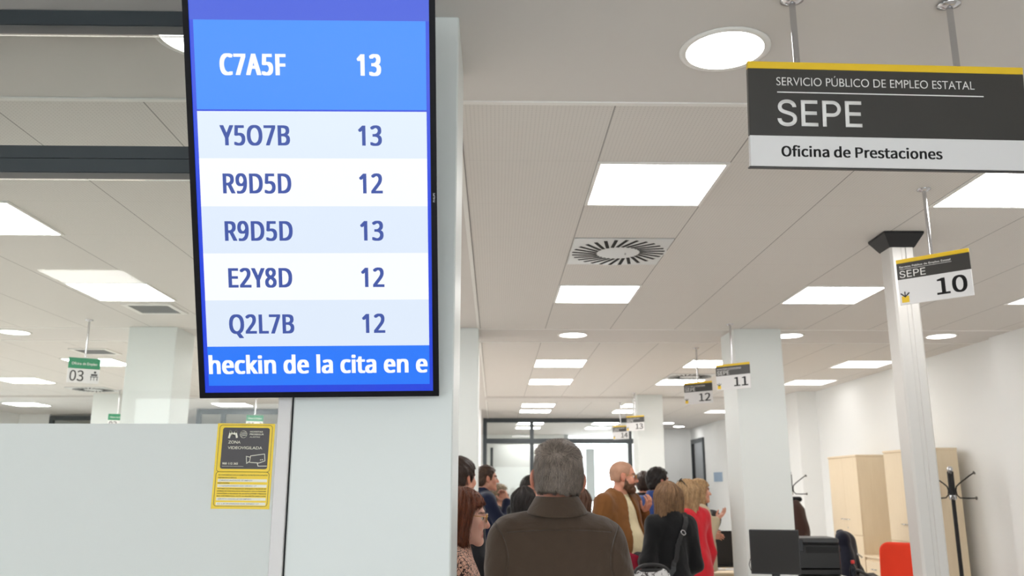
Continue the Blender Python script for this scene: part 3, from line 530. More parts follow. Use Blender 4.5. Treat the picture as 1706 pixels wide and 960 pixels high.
def frost_material():
    m = bpy.data.materials.new('frosted_film')
    m.use_nodes = True
    nt = m.node_tree
    N, L = nt.nodes, nt.links
    N.remove(N['Principled BSDF'])
    out = N['Material Output']
    d = N.new('ShaderNodeBsdfDiffuse')
    d.inputs['Color'].default_value = (*lin((244, 246, 245)), 1)
    t = N.new('ShaderNodeBsdfTranslucent')
    t.inputs['Color'].default_value = (*lin((244, 247, 246)), 1)
    mx = N.new('ShaderNodeMixShader')
    mx.inputs['Fac'].default_value = 0.45
    L.new(d.outputs[0], mx.inputs[1])
    L.new(t.outputs[0], mx.inputs[2])
    L.new(mx.outputs[0], out.inputs['Surface'])
    return m


M_frost = frost_material()

# ------------------------------------------------------------------ room shell
XL, XR, YB, YF = -9.5, 4.88, -4.5, 21.6
fl = MB().box(XL - 0.2, XR + 0.2, YB - 0.2, 26, -0.15, 0)


def floor_material():
    m = bpy.data.materials.new('beige_floor_tiles')
    m.use_nodes = True
    nt = m.node_tree
    N, L = nt.nodes, nt.links
    b = N['Principled BSDF']
    tc = N.new('ShaderNodeTexCoord')
    br = N.new('ShaderNodeTexBrick')
    br.offset = 0
    br.inputs['Scale'].default_value = 1.0
    br.inputs['Brick Width'].default_value = 0.6
    br.inputs['Row Height'].default_value = 0.6
    br.inputs['Mortar Size'].default_value = 0.004
    br.inputs['Color1'].default_value = (*lin((205, 199, 193)), 1)
    br.inputs['Color2'].default_value = (*lin((211, 205, 199)), 1)
    br.inputs['Mortar'].default_value = (*lin((130, 122, 115)), 1)
    L.new(tc.outputs['Object'], br.inputs['Vector'])
    L.new(br.outputs['Color'], b.inputs['Base Color'])
    b.inputs['Roughness'].default_value = 0.45
    return m


struct(fl.build('floor', floor_material()))

ce = MB()
Y1, Y2, Y3, Y4, Y5 = 3.015, 7.80, 8.52, 13.80, 14.40
Y6 = 18.2
bands = [(YB - 0.2, Y1, 0), (Y1, Y2, 1), (Y2, Y3, 0), (Y3, Y4, 1), (Y4, Y5, 0), (Y5, Y6, 1), (Y6, 26, 0)]
for ya, yb, k in bands:
    for xa, xb, g in ((XL - 0.2, -0.745, 1), (-0.745, -0.16, 0), (-0.16, XR + 0.2, 1)):
        ce.raw([(xa, ya, CEIL), (xa, yb, CEIL), (xb, yb, CEIL), (xb, ya, CEIL)], [(0, 1, 2, 3)], k * g)
ce.box(XL - 0.2, XR + 0.2, YB - 0.2, 26, CEIL + 0.02, CEIL + 0.2, 0)
struct(ce.build('ceiling', [M_gyp, M_tile]))

n_trim = [0]


def trim(mb, m):
    n_trim[0] += 1
    return struct(mb.build('trim_%d' % n_trim[0], m))


t = MB()
t.box(-0.17, XR, Y1 - 0.012, Y1 + 0.012, CEIL - 0.006, CEIL)
t.box(XL, -0.75, Y1 - 0.012, Y1 + 0.012, CEIL - 0.006, CEIL)
trim(t, M_trimw)
t = MB()
for a, b in ((Y1, Y2), (Y3, Y4), (Y5, Y6)):
    t.box(-0.172, -0.150, a, b, CEIL - 0.008, CEIL)
trim(t, M_trimw)
t = MB()
t.box(-0.15, XR, Y2 - 0.01, Y2 + 0.01, CEIL - 0.005, CEIL).box(-0.15, XR, Y3 - 0.01, Y3 + 0.01, CEIL - 0.005, CEIL)
t.box(XL, -0.75, Y2 - 0.01, Y2 + 0.01, CEIL - 0.005, CEIL).box(XL, -0.75, Y3 - 0.01, Y3 + 0.01, CEIL - 0.005, CEIL)
trim(t, M_trimw)
t = MB()
t.box(-0.15, XR, Y4, Y5, CEIL - 0.03, CEIL).box(XL, -0.75, Y4, Y5, CEIL - 0.03, CEIL)
trim(t, M_gyp)

struct(MB().box(XR, XR + 0.15, YB, 26, 0, CEIL + 0.01).build('wall_right', M_white))
# shallow pilasters standing proud of the right wall
for nm, (ya, yb, d) in (('pilaster', (3.2, 8.2, 0.05)), ('pilaster', (13.0, 13.9, 0.30))):
    struct(MB().box(XR - d, XR + 0.01, ya, yb, 0, CEIL).build(nm, M_white))
# left wall with tall windows
lw = MB()
ys = [YB, -3.0, 0.5, 2.8, 6.3, 8.0, 11.5, 13.0, 16.0, 26]
for i in range(0, len(ys), 2):
    lw.box(XL - 0.2, XL, ys[i], ys[i + 1], 0, CEIL + 0.01)
for i in range(1, len(ys) - 1, 2):
    lw.box(XL - 0.2, XL, ys[i], ys[i + 1], 0, 0.8)
    lw.box(XL - 0.2, XL, ys[i], ys[i + 1], 2.6, CEIL + 0.01)
struct(lw.build('wall_left', M_white))
for i in range(1, len(ys) - 1, 2):
    a, b = ys[i], ys[i + 1]
    f = MB()
    for y in (a, (a + b) / 2 - 0.03, b - 0.06):
        f.box(XL - 0.14, XL - 0.06, y, y + 0.06, 0.8, 2.6)
    f.box(XL - 0.14, XL - 0.06, a, b, 0.8, 0.87).box(XL - 0.14, XL - 0.06, a, b, 2.53, 2.6)
    w = struct(f.build('window_%d' % (10 + i // 2), M_anthra))
    MB().box(XL - 0.105, XL - 0.095, a, b, 0.85, 2.55).build('pane', M_glass, w)
# wall behind the camera with unseen glazing added for daylight fill
bw = MB()
bw.box(XL, -4.0, YB - 0.2, YB, 0, CEIL + 0.01).box(3.6, XR, YB - 0.2, YB, 0, CEIL + 0.01)
bw.box(-4.0, 3.6, YB - 0.2, YB, 2.6, CEIL + 0.01)
struct(bw.build('wall_back', M_white))
f = MB()
for x in (-4.0, -2.1, -0.2, 1.7, 3.54):
    f.box(x, x + 0.06, YB - 0.15, YB - 0.05, 0, 2.6)
f.box(-4.0, 3.6, YB - 0.15, YB - 0.05, 2.52, 2.6).box(-4.0, 3.6, YB - 0.15, YB - 0.05, 0, 0.08)
w = struct(f.build('window_20', M_anthra))
MB().box(-3.95, 3.55, YB - 0.105, YB - 0.095, 0.05, 2.55).build('pane', M_glass, w)

# columns: near, second row, third row
def column(x0, x1, y0, y1, m=None):
    return struct(MB().box(x0, x1, y0, y1, 0, CEIL, bev=0.004).build('column', m or M_col))


PY = 2.41                                     # face of the near column and of the glazed partition
xa, xb = -0.563, at(753, 800, PY).x
column(xa, xb, PY, PY + 0.40)
C2Y = 7.75
xa, xb = at(1230, 680, C2Y).x, at(1310, 680, C2Y).x
column(xa, xb, C2Y, C2Y + 0.47)
xa, xb = at(210, 600, C2Y).x, at(290.5, 600, C2Y).x
column(xa, xb, C2Y, C2Y + 0.47)
xb = at(797, 600, C2Y).x
column(xb - 0.42, xb, C2Y, C2Y + 0.55)
C3Y = 13.5
xa, xb = at(1062, 700, C3Y).x, at(1105, 700, C3Y).x
column(xa, xb, C3Y, C3Y + 0.47)
xa = at(152, 690, C3Y).x
column(xa, xa + 0.42, C3Y, C3Y + 0.47)

# ------------------------------------------------------------------ near glazed partition left of the column
w = bpy.data.objects.new('window_1', None)
COL.objects.link(w)
struct(w, 'glazed partition with anthracite rails and frosted lower panel')
XP = at(452, 860, PY - 0.006).x                       # left edge of the pale post
fr = MB()
z_t0, z_m0, z_m1 = at(150, 57, PY + 0.03).z, at(150, 298, PY + 0.03).z, at(150, 243, PY - 0.02).z
fr.box(-3.6, -0.575, PY - 0.02, PY + 0.03, z_t0, CEIL - 0.004)
fr.box(-3.6, -0.575, PY - 0.02, PY + 0.03, z_m0 + 0.046, z_m1).box(-3.6, -0.575, PY - 0.02, PY + 0.03, z_m0, z_m0 + 0.044)
fr.box(-3.6, -0.575, PY - 0.023, PY + 0.03, z_m0 + 0.002, z_m0 + 0.009).box(-3.6, -0.575, PY - 0.023, PY + 0.03, z_t0 + 0.002, z_t0 + 0.009)
fr.box(-3.66, -3.6, PY - 0.03, PY + 0.06, 0, CEIL - 0.004).box(-3.6, -0.62, PY - 0.03, PY + 0.06, 0, 0.08)
fr.build('frame', M_anthra, w)
MB().box(-3.6, XP + 0.02, PY + 0.012, PY + 0.020, 0.08, 2.46).box(-3.6, XP + 0.02, PY + 0.012, PY + 0.020, 2.55, 2.93).build('pane', M_glass, w)
MB().box(-3.6, XP + 0.01, PY + 0.0105, PY + 0.0118, 0.08, 1.743).build('frosted_film', M_frost, w)
MB().box(XP, -0.5678, PY - 0.006, PY + 0.05, 0, 2.455, bev=0.002).build('post', M_post, w)
MB().box(-0.5676, -0.5632, PY + 0.006, PY + 0.05, 0, CEIL - 0.01).build('gasket', M_blackm, w)
struct(MB().box(XL, -3.66, PY - 0.03, PY + 0.1, 0, CEIL).build('wall_partition', M_white))

# ------------------------------------------------------------------ far glazed partition and the bright room beyond
FY = 18.2


def glazed(nm, x0, x1, Y, posts, z_rail, top, label=None):
    f = MB()
    f.box(x0, x1, Y, Y + 0.07, top - 0.09, top)
    f.box(x0, x1, Y, Y + 0.07, z_rail, z_rail + 0.10)
    f.box(x0, x1, Y, Y + 0.07, 0, 0.08)
    for x in posts:
        f.box(x - 0.04, x + 0.04, Y - 0.003, Y + 0.073, 0, top)
    o = struct(f.build(nm, M_anthra), label)
    MB().box(x0, x1, Y + 0.03, Y + 0.038, 0.05, top - 0.05).build('pane', M_glass, o)
    return o


pL, pM, pR = at(808, 720, FY).x, at(886, 720, FY).x, at(1049, 720, FY).x + 0.5
zt, zr = at(850, 697, FY).z, at(850, 739, FY).z
glazed('window_2', pL, pR, FY, (pL, pM, at(1049, 720, FY).x, pR), zr, zt)
struct(MB().box(pL - 0.05, pR, FY, FY + 0.12, zt, CEIL).build('trim_20', M_gyp))
# side wall of the passage, white room walls beyond the partition
struct(MB().box(pR, pR + 0.12, FY, 22.0, 0, CEIL).build('wall_passage', M_white))
struct(MB().box(pR, XR, YF, YF + 0.12, 0, CEIL).build('wall_end', M_white))
ew = MB()                                     # end wall of the bright room, with a big window
EY = 24.0
ex0 = at(940, 760, EY).x
ez0, ez1 = 0.5, at(1000, 718, EY).z
ew.box(-9.6, ex0, EY, EY + 0.2, 0, CEIL).box(ex0, 5, EY, EY + 0.2, 0, ez0).box(ex0, 5, EY, EY + 0.2, ez1, CEIL)
struct(ew.build('wall_front', M_white))
f = MB()
f.box(ex0, ex0 + 0.12, EY - 0.02, EY + 0.1, ez0, ez1).box(ex0, 5, EY - 0.02, EY + 0.1, ez1 - 0.08, ez1)
wp = at(984, 800, EY).x
f.box(wp - 0.12, wp + 0.12, EY - 0.02, EY + 0.1, 1.2, at(984, 748, EY).z)
struct(f.build('window_3', mat('window_grey', (190, 196, 198), 0.5)))
# white cross wall and dark door jamb seen through the partition
wx0, wx1 = at(823, 780, 20).x, at(884, 780, 20).x
struct(MB().box(wx0, wx1 + 0.3, 20.0, 20.1, 0, at(850, 741, 20).z).build('wall_cross', M_white))
dj = at(819, 780, 19.9)
struct(MB().box(dj.x - 0.03, dj.x + 0.03, 19.9, 19.96, 0, at(819, 746, 19.9).z).build('door_2', M_anthra))

# left-hand far partitions seen above the frosted film
FYL = 17.4
o = glazed('window_4', at(84, 695, FYL).x, at(160, 695, FYL).x + 1.2, FYL, (at(86, 695, FYL).x, at(160, 695, FYL).x + 1.0), 2.2, at(120, 693, FYL).z)
o = glazed('window_5', at(328, 690, 16.1).x, -0.8, 16.1, (at(331, 690, 16.1).x, at(372, 690, 16.1).x), 2.2, at(380, 682, 16.1).z)
struct(MB().box(XL, at(84, 695, FYL).x - 0.02, FYL, FYL + 0.1, 0, CEIL).build('wall_far', M_white))
struct(MB().box(-0.8, pL - 0.05, 16.1, 16.25, 0, CEIL).build('wall_stub', M_white))

# door in the far right corner
dA, dB = 20.3, 21.4
dz = 2.62
f = MB()
f.box(XR - 0.04, XR + 0.02, dA - 0.07, dA, 0, dz).box(XR - 0.04, XR + 0.02, dB, dB + 0.07, 0, dz).box(XR - 0.04, XR + 0.02, dA - 0.07, dB + 0.07, dz, dz + 0.1)
d3 = struct(f.build('door_3', M_anthra))
MB().box(XR - 0.025, XR + 0.01, dA, dB - 0.25, 0.01, dz).build('door_leaf', mat('grey_door_leaf', (150, 154, 158), 0.5), d3)
MB().box(XR - 0.012, XR + 0.01, dB - 0.25, dB, 0.01, dz).build('door_side_panel', M_blackm, d3)
MB().tube([(XR - 0.03, dA + 0.1, 1.02), (XR - 0.06, dA + 0.1, 1.02), (XR - 0.06, dA + 0.22, 1.02)], 0.011).build('door_handle', M_chrome, d3)
sg = at(1175, 795, 19.2)
bs = MB().box(XR - 0.012, XR - 0.001, 18.75, 19.45, sg.z - 0.10, sg.z + 0.10).build('room_sign', mat('blue_grey_sign', (150, 172, 196), 0.5))
tag(bs, 'small pale blue room sign on the white wall beside the grey door', 'sign')

# ------------------------------------------------------------------ ceiling lights
M_panel = emit('panel_glow', (255, 253, 250), PANEL_LIGHT)
M_down = emit('downlight_glow', (255, 253, 250), DOWN_LIGHT)


def make_panel(glow):
    t = thing('ceiling_light', '', 'light')
    f = MB()
    f.box(0, 0.6, 0, 0.016, -0.008, -0.0005).box(0, 0.6, 0.584, 0.6, -0.008, -0.0005)
    f.box(0, 0.016, 0.016, 0.584, -0.008, -0.0005).box(0.584, 0.6, 0.016, 0.584, -0.008, -0.0005)
    f.build('frame', M_trimw, t)
    MB().box(0.016, 0.584, 0.016, 0.584, -0.006, -0.001).build('diffuser', glow, t)
    return t


lights = [
    (0.455, 3.615, 'nearest square ceiling light, between the screen and the big SEPE sign'),
    (0.455, 6.015, 'square ceiling light just behind the round swirl vent'),
    (2.255, 3.615, 'square ceiling light cut by the right edge above the number 10 sign'),
    (2.255, 6.015, 'square ceiling light between the swirl vent and the aluminium post'),
    (4.055, 3.615, None),
    (4.055, 6.015, 'square ceiling light cut by the frame edge right of the number 10 sign'),
    (0.455, 9.72, 'square ceiling light behind the small round downlight, in the middle bay'),
    (0.455, 11.52, 'square ceiling light second in line in the middle bay'),
    (2.255, 9.72, 'square ceiling light behind the hanging rod of the number 12 sign'),
    (2.255, 11.52, 'square ceiling light directly above the number 12 sign, beyond its vent'),
    (4.055, 9.72, 'square ceiling light left of the aluminium post near the right wall'),
    (4.055, 11.52, 'square ceiling light over the maple cabinets near the right wall'),
    (0.455, 15.0, 'square ceiling light in the far bay, first above the dark far partition'),
    (0.455, 16.2, 'square ceiling light in the far bay, closest to the dark far partition'),
    (2.255, 15.0, 'square ceiling light peeking out left of the third column, upper of two'),
    (2.255, 16.2, 'square ceiling light peeking out left of the third column, lower one'),
    (4.055, 16.2, 'square ceiling light in the far bay beside the right wall'),
    (-3.10, 4.215, 'square ceiling light cut by the left frame edge behind the glass'),
    (-3.10, 6.015, 'square ceiling light behind the glass just left of the screen'),
    (-4.945, 4.215, None), (-4.945, 6.015, None),
    (-3.10, 9.72, None),
    (-3.10, 11.52, None), (-4.945, 9.72, 'square ceiling light behind the green number 03 sign'),
    (-4.945, 11.52, None),
    (-6.745, 9.72, None), (-6.745, 4.215, None), (-6.745, 6.015, None),
    (-6.745, 11.52, 'square ceiling light at the left edge, just left of the green number 03 sign'), (-8.545, 4.215, None), (-8.545, 6.015, None), (-8.545, 9.72, None), (-4.945, 15.0, 'square ceiling light behind glass just under the lower left corner of the screen'), (-6.745, 15.0, None), (-3.10, 15.0, None),
    (-1.5, 15.0, None),
    (0.5, 19.4, 'square ceiling light beyond the far partition, left pane, nearer'),
    (0.5, 20.9, 'square ceiling light beyond the far partition, left pane, farther'),
    (2.2, 19.4, None), (2.2, 20.9, None),
    # unseen panels added for fill; first is mirrored in the glass, last is seen
    (-3.10, -1.355, None), (-6.745, 0.0, None), (-1.345, 9.72, None), (-1.345, 11.52, None), (-1.345, 6.015, None), (-1.345, 4.215, None), (-8.545, 11.52, None), (-8.545, 15.0, 'lowest far square ceiling light behind glass at the left edge'),
]
first = make_panel(M_panel)
first_bay = make_panel(emit('panel_glow_far_bays', (255, 253, 250), 25.0))     # the bays beyond the second columns are lit harder
used_bay = False
first_wall = make_panel(emit('panel_glow_dimmed', (255, 253, 250), 3.0))     # the row along the right wall is dimmed
used_wall = False
for i, (x, y, lab) in enumerate(lights):
    if x > 4.0:
        o = copy_tree(first_wall) if used_wall else first_wall
        used_wall = True
    elif y > 9:
        o = copy_tree(first_bay) if used_bay else first_bay
        used_bay = True
    else:
        o = first if i == 0 else copy_tree(first)
    o.location = (x, y, CEIL)
    o['group'] = 'square ceiling light panels'
    o['label'] = lab or 'square ceiling light assumed out of sight behind screen, columns or camera'


def make_down(glow):
    t = thing('ceiling_downlight', '', 'light')
    MB().lathe([(0.128, -0.0005), (0.150, -0.0005), (0.150, -0.004), (0.136, -0.008), (0.128, -0.006)], 40, cap=False).build('rim', M_trimw, t)
    MB().lathe([(0.130, -0.0012), (0.130, -0.004), (0.02, -0.0055)], 40).build('diffuser', glow, t)
    return t


downs = [
    (0.762, 2.60, 'round downlight at the top of the picture left of the big sign'),
    (-0.965, 2.545, 'round downlight behind the top edge of the screen'),
    (2.60, 2.60, None), (-3.0, 2.60, None),
    (0.739, 8.10, 'round downlight below the second square light, left of the second column'),
    (2.823, 8.10, 'round downlight half hidden just right of the second column'),
    (4.308, 8.10, 'round downlight by the right wall beyond the aluminium post'),
    (-4.539, 8.05, 'round downlight behind glass at the left edge of the picture'),
    (3.915, 19.56, 'small far downlight near the third column, left one of two'),
    (4.40, 20.70, 'small far downlight above the end wall, right one of two'),
]
first = make_down(M_down)
first_far = make_down(emit('downlight_glow_strong', (255, 253, 250), 40.0))
for i, (x, y, lab) in enumerate(downs):
    o = first if i == 0 else (first_far if i == len(downs) - 1 else copy_tree(first_far if y > 15 else first))
    o.location = (x, y, CEIL)
    o['group'] = 'round downlights'
    o['label'] = lab or 'round downlight out of sight behind the screen or frame edge'


# air diffusers
def make_swirl():
    t = thing('air_diffuser', '', 'air vent')
    MB().box(0.006, 0.594, 0.006, 0.594, -0.008, -0.0005, bev=0.003).lathe([(0.30, -0.008), (0.285, -0.011), (0.02, -0.0112)], 48, c=(0.3, 0.3, 0)).build('plate', mat('vent_plate', (214, 216, 216), 0.4), t)
    s = MB()
    n = 28
    for k in range(n):
        a = 2 * math.pi * k / n + 0.05
        ca, sa = math.cos(a), math.sin(a)
        tw = 0.42
        cb, sb = math.cos(a + tw), math.sin(a + tw)
        p0 = Vector((0.3 + 0.133 * ca, 0.3 + 0.133 * sa, 0))
        p1 = p0 + Vector((cb, sb, 0)) * 0.158
        w = Vector((-sb, cb, 0)) * 0.0105
        q = [p0 - w, p0 + w, p1 + w, p1 - w]
        s.raw([(p.x, p.y, -0.0125) for p in q] + [(p.x, p.y, -0.009) for p in q],
              [(3, 2, 1, 0), (4, 5, 6, 7), (0, 1, 5, 4), (1, 2, 6, 5), (2, 3, 7, 6), (3, 0, 4, 7)])
    s.build('slots', mat('vent_dark', (14, 13, 13), 0.8), t)
    MB().tube([(0.345, 0.3, -0.011), (0.345, 0.3, -0.02)], 0.005).build('screw', M_chrome, t)
    return t


first = make_swirl()
for i, (x, y, lab) in enumerate([
    (0.455, 4.815, 'square air vent with a swirl of black slots, nearest one'),
    (2.255, 10.92, 'swirl air vent above the number 12 sign'),
    (-6.3, 12.6, 'swirl air vent behind glass left of the far green sign'),
    (2.2, 20.1, 'swirl air vent beyond the far dark partition'),
]):
    o = first if i == 0 else copy_tree(first)
    o.location = (x, y, CEIL)
    o['label'] = lab
    o['group'] = 'swirl air vents'


def make_grille():
    t = thing('ceiling_grille', '', 'air vent')
    f = MB()
    for a in ((0, 0.4, 0, 0.04), (0, 0.4, 0.36, 0.4), (0, 0.04, 0.04, 0.36), (0.36, 0.4, 0.04, 0.36)):
        f.box(a[0], a[1], a[2], a[3], -0.012, -0.0005)
    f.build('frame', M_trimw, t)
    f = MB().box(0.04, 0.36, 0.04, 0.36, -0.004, -0.001)
    for k in range(12):
        f.box(0.04, 0.36, 0.045 + k * 0.026, 0.052 + k * 0.026, -0.010, -0.003)
    f.build('louvres', mat('grille_grey', (150, 150, 150), 0.5), t)
    return t


first = make_grille()
for i, (x, y, lab) in enumerate([(-2.99, 6.72, 'small square return grille left of the screen bottom'), (-4.5, 9.0, 'small square return grille behind the green number 03 sign')]):
    o = first if i == 0 else copy_tree(first)
    o.location = (x, y, CEIL)
    o['label'] = lab
    o['group'] = 'square return grilles'
# ------------------------------------------------------------------ ticket screen
tv = thing('ticket_screen', 'large portrait screen listing ticket codes and desk numbers on blue', 'screen', (-0.4777, 2.3483, 1.8108), (0.3521, -0.014, 0.0235))
tv.rotation_mode = 'YXZ'
tv.rotation_euler = (0.3521, -0.014, 0.0235)
W2, HT = 0.3225, 1.135
M_bezel = mat('screen_bezel', (20, 18, 23), 0.5, var=0.03, spec=0.12)
b = MB()
b.box(-W2, W2, -0.004, 0.012, 0, 0.0145).box(-W2, W2, -0.004, 0.012, HT - 0.0145, HT)
b.box(-W2, -W2 + 0.0145, -0.004, 0.012, 0.0145, HT - 0.0145).box(W2 - 0.0145, W2, -0.004, 0.012, 0.0145, HT - 0.0145)
b.build('bezel', M_bezel, tv)
MB().box(-W2 + 0.002, W2 - 0.002, 0.0122, 0.05, 0.002, HT - 0.002, bev=0.006).build('housing', M_black, tv)
E_blue_edge = emit('lcd_deep_blue', (20, 62, 220), 1.0, True)
E_top = emit('lcd_indigo', (48, 80, 214), 1.0, True)
E_head = emit('lcd_azure', (44, 136, 252), 1.0, True)
E_rowa = emit('lcd_pale', (222, 234, 250), 1.0, True)
E_rowb = emit('lcd_white', (248, 252, 255), 1.0, True)
E_foot = emit('lcd_footer', (24, 118, 250), 1.0, True)
E_ink = emit('lcd_ink', (70, 90, 165), 1.0, True)
E_wtxt = emit('lcd_text_white', (250, 252, 255), 1.0, True)
sc = MB()


def lcd(x0, x1, z0, z1, mi, y=0.0):
    sc.raw([(x0, y, z0), (x1, y, z0), (x1, y, z1), (x0, y, z1)], [(0, 1, 2, 3)], mi)


I0, I1 = -0.3082, 0.3065
C0, C1 = -0.2975, 0.2975
zs = [0.0145, 0.0335, 0.141, 0.2665, 0.3925, 0.517, 0.6425, 0.764, 0.7685, 0.995, HT - 0.0145]
lcd(I0, I1, zs[0], zs[1], 0)
for i, mi in ((1, 5), (2, 3), (3, 4), (4, 3), (5, 4), (6, 3), (7, 0), (8, 2)):
    lcd(I0, C0, zs[i], zs[i + 1], 0)
    lcd(C0, C1, zs[i], zs[i + 1], mi)
    lcd(C1, I1, zs[i], zs[i + 1], 0)
lcd(I0, I1, zs[9], zs[10], 1)
scr = sc.build('screen', [E_blue_edge, E_top, E_head, E_rowa, E_rowb, E_foot], tv)
TY = -0.0008
print_line('noto', 'C7A5F', -0.2345, -0.0650, 0.8560, 0.0540, TY, scr, E_wtxt, 0, fat=0.0032, track=115)
print_line('noto', '13', 0.1180, 0.1807, 0.8560, 0.0545, TY, scr, E_wtxt, 0, fat=0.0032, track=115)
for k, (code, num, xa, xb) in enumerate((('Y5O7B', '13', -0.2412, -0.0600), ('R9D5D', '12', -0.2385, -0.0602), ('R9D5D', '13', -0.2385, -0.0604), ('E2Y8D', '12', -0.2340, -0.0655), ('Q2L7B', '12', -0.2370, -0.0640))):
    z0 = 0.6760 - k * 0.1250
    print_line('noto', code, xa, xb, z0, 0.0520, TY, scr, E_ink, 0, fat=0.0022, track=55)
    print_line('noto', num, 0.1178, 0.1795, z0, 0.0520, TY, scr, E_ink, 0, fat=0.0022, track=55)
print_line('noto', 'heckin de la cita en e', -0.2955, 0.2925, 0.0660, 0.0490, TY, scr, E_wtxt, 0, fat=0.0026, track=30)
lg = lettering('PHILIPS', 0.0, 0.024, 0, 0.0052, 0, tv, mat('bezel_logo', (190, 190, 195), 0.4), 0.012)
lg.rotation_euler = (0, -math.pi / 2, 0)
lg.location = (W2 - 0.005, -0.0046, 0.528)
# wall bracket holding the tilted screen
br = MB()
br.box(-0.16, 0.16, 0.05, 0.075, 0.15, 0.75)
br.build('mounting_plate', M_blackm, tv)
arm = MB()
for x in (-0.08, 0.12):
    arm.tube([(x, 0.07, 0.65), (x, 0.33, 0.475)], 0.014)
    arm.tube([(x, 0.07, 0.22), (x, 0.165, 0.19)], 0.014)
arm.build('tilt_arm', M_blackm, tv)

# ------------------------------------------------------------------ signs
M_yellow = mat('sign_yellow', (236, 196, 40), 0.42, var=0.02)
M_charc = mat('sign_charcoal', (58, 56, 54), 0.28, var=0.04, spec=0.6)
M_swhite = mat('sign_white', (226, 224, 224), 0.35, var=0.01)
M_sletter = mat('sign_letter_white', (236, 234, 232), 0.4, var=0.01)
M_sdark = mat('sign_letter_dark', (52, 51, 52), 0.45, var=0.02)
M_green = mat('sign_green', (38, 140, 98), 0.45, var=0.03)


def rod(x, y, ztop, parent, r=0.009):
    """hanging rod in the sign's own coordinates, up to the ceiling, with its ceiling cup"""
    o = MB().tube([(x, y, 0), (x, y, ztop - 0.002)], r, 14).build('hanging_rod', M_chrome, parent)
    MB().lathe([(0.032, ztop - 0.0005), (0.032, ztop - 0.005), (0.012, ztop - 0.014)], 20, c=(x, y, 0)).build('ceiling_cup', M_chrome, o)
    return o


def panel_strip(name, w, z0, z1, m, parent, t=0.016, proud=0.0):
    return MB().box(-w / 2, w / 2, -t / 2 - proud, t / 2, z0, z1, bev=0.0012).build(name, m, parent)


# the big office sign
BW, BH = 0.8312, 0.3155
lean = 0.1011
big = thing('hanging_sign', 'large black, white and yellow hanging sign of the SEPE benefits office', 'sign', (1.1489, 2.30, 2.7892), (lean, 0, 0.0301))
panel_strip('yellow_band', BW, -0.0215, 0, M_yellow, big)
panel_strip('charcoal_band', BW, -0.2240, -0.0215, M_charc, big)
panel_strip('white_band', BW, -BH, -0.2240, M_swhite, big)
MB().box(-BW / 2 - 0.002, BW / 2 + 0.002, -0.004, 0.012, -BH - 0.004, -BH).build('bottom_edge', M_sdark, big)
sy = -0.0085
lettering('SERVICIO PÚBLICO DE EMPLEO ESTATAL', -0.332, 0.2635, -0.0722, 0.0245, sy, big, M_sletter, -0.004)
MB().box(-0.331, 0.2888, sy - 0.0006, sy, -0.0948, -0.0915).build('rule_line', M_sletter, big)
print_line('inter', 'SEPE', -0.3326, -0.0812, -0.1945, 0.0785, sy, big, M_sletter, 0.0010)
print_line('src', 'Oficina de Prestaciones', -0.3245, 0.1535, -0.2862, 0.0310, sy, big, M_sdark, 0, fat=0.0013, track=12)
# rods hang plumb: undo the lean of the panel
for x in (-0.2654, 0.2189):
    r_ = MB().tube([(x, 0, -0.002), (x, math.sin(lean) * 0.208, 0.2085)], 0.0095, 14).build('hanging_rod', M_chrome, big)
    MB().lathe([(0.034, 0.2055), (0.034, 0.2015), (0.012, 0.194)], 20, c=(x, math.sin(lean) * 0.208, 0)).build('ceiling_cup', M_chrome, r_)

# numbered desk signs
SW, SH = 0.332, 0.2275


def desk_sign(num, x, y, ztop, label, yaw=-0.7734, k=1.0):
    w, h = SW * k, SH * k
    s = thing('desk_sign', label, 'sign', (x, y, ztop), (0, 0, yaw), 'numbered SEPE desk signs')
    panel_strip('yellow_band', w, -0.086 * h, 0, M_yellow, s, 0.010)
    panel_strip('charcoal_band', w, -0.446 * h, -0.086 * h, M_charc, s, 0.010)
    panel_strip('white_band', w, -h, -0.446 * h, M_swhite, s, 0.010)
    y_ = -0.0055
    q = 0.83 * k
    lettering('Servicio Público de Empleo Estatal', -0.1835 * q, 0.1005 * q, -0.0535 * q, 0.0115 * q, y_, s, M_sletter, 0.01)
    MB().box(-0.184 * q, 0.104 * q, y_ - 0.0005, y_, -0.0625 * q, -0.0605 * q).build('rule_line', M_sletter, s)
    print_line('inter', 'SEPE', -0.186 * q, -0.040 * q, -0.1125 * q, 0.0415 * q, y_, s, M_sletter, 0.0002)
    print_line('src', num, 0.010 * q, 0.174 * q, -0.244 * q, 0.096 * q, y_, s, M_sdark, 0, fat=0.0028)
    MB().box(-0.187 * q, -0.145 * q, y_ - 0.0005, y_, -0.262 * q, -0.224 * q).build('yellow_square', M_yellow, s)
    a = MB()
    cx = -0.166 * q
    a.stroke([(cx, -0.200 * q), (cx, -0.222 * q)], 0.006 * q, y_ - 0.0010, y_)
    a.stroke([(cx - 0.022 * q, -0.208 * q), (cx, -0.228 * q), (cx + 0.022 * q, -0.208 * q)], 0.007 * q, y_ - 0.0012, y_ - 0.0002)
    a.build('arrow_mark', M_sdark, s)
    rod(0, 0, CEIL - ztop, s)
    return s


desk_sign('10', 2.100, 3.952, 2.667, 'hanging desk sign number 10 in front of the aluminium post')


def sign_at(num, u, vtop, Y, label, k=1.0):
    p = at(u, vtop, Y)
    desk_sign(num, p.x, Y, p.z, label, k=k)


sign_at('11', 1220, 606, 7.52, 'hanging desk sign number 11 in front of the second column')
sign_at('12', 1162.5, 636.5, 8.87, 'hanging desk sign number 12 left of number 11')
sign_at('13', 1058, 693.0, 13.27, 'hanging desk sign number 13 in front of the third column')
sign_at('14', 1034, 709.5, 14.8, 'hanging desk sign number 14 partly behind number 13')


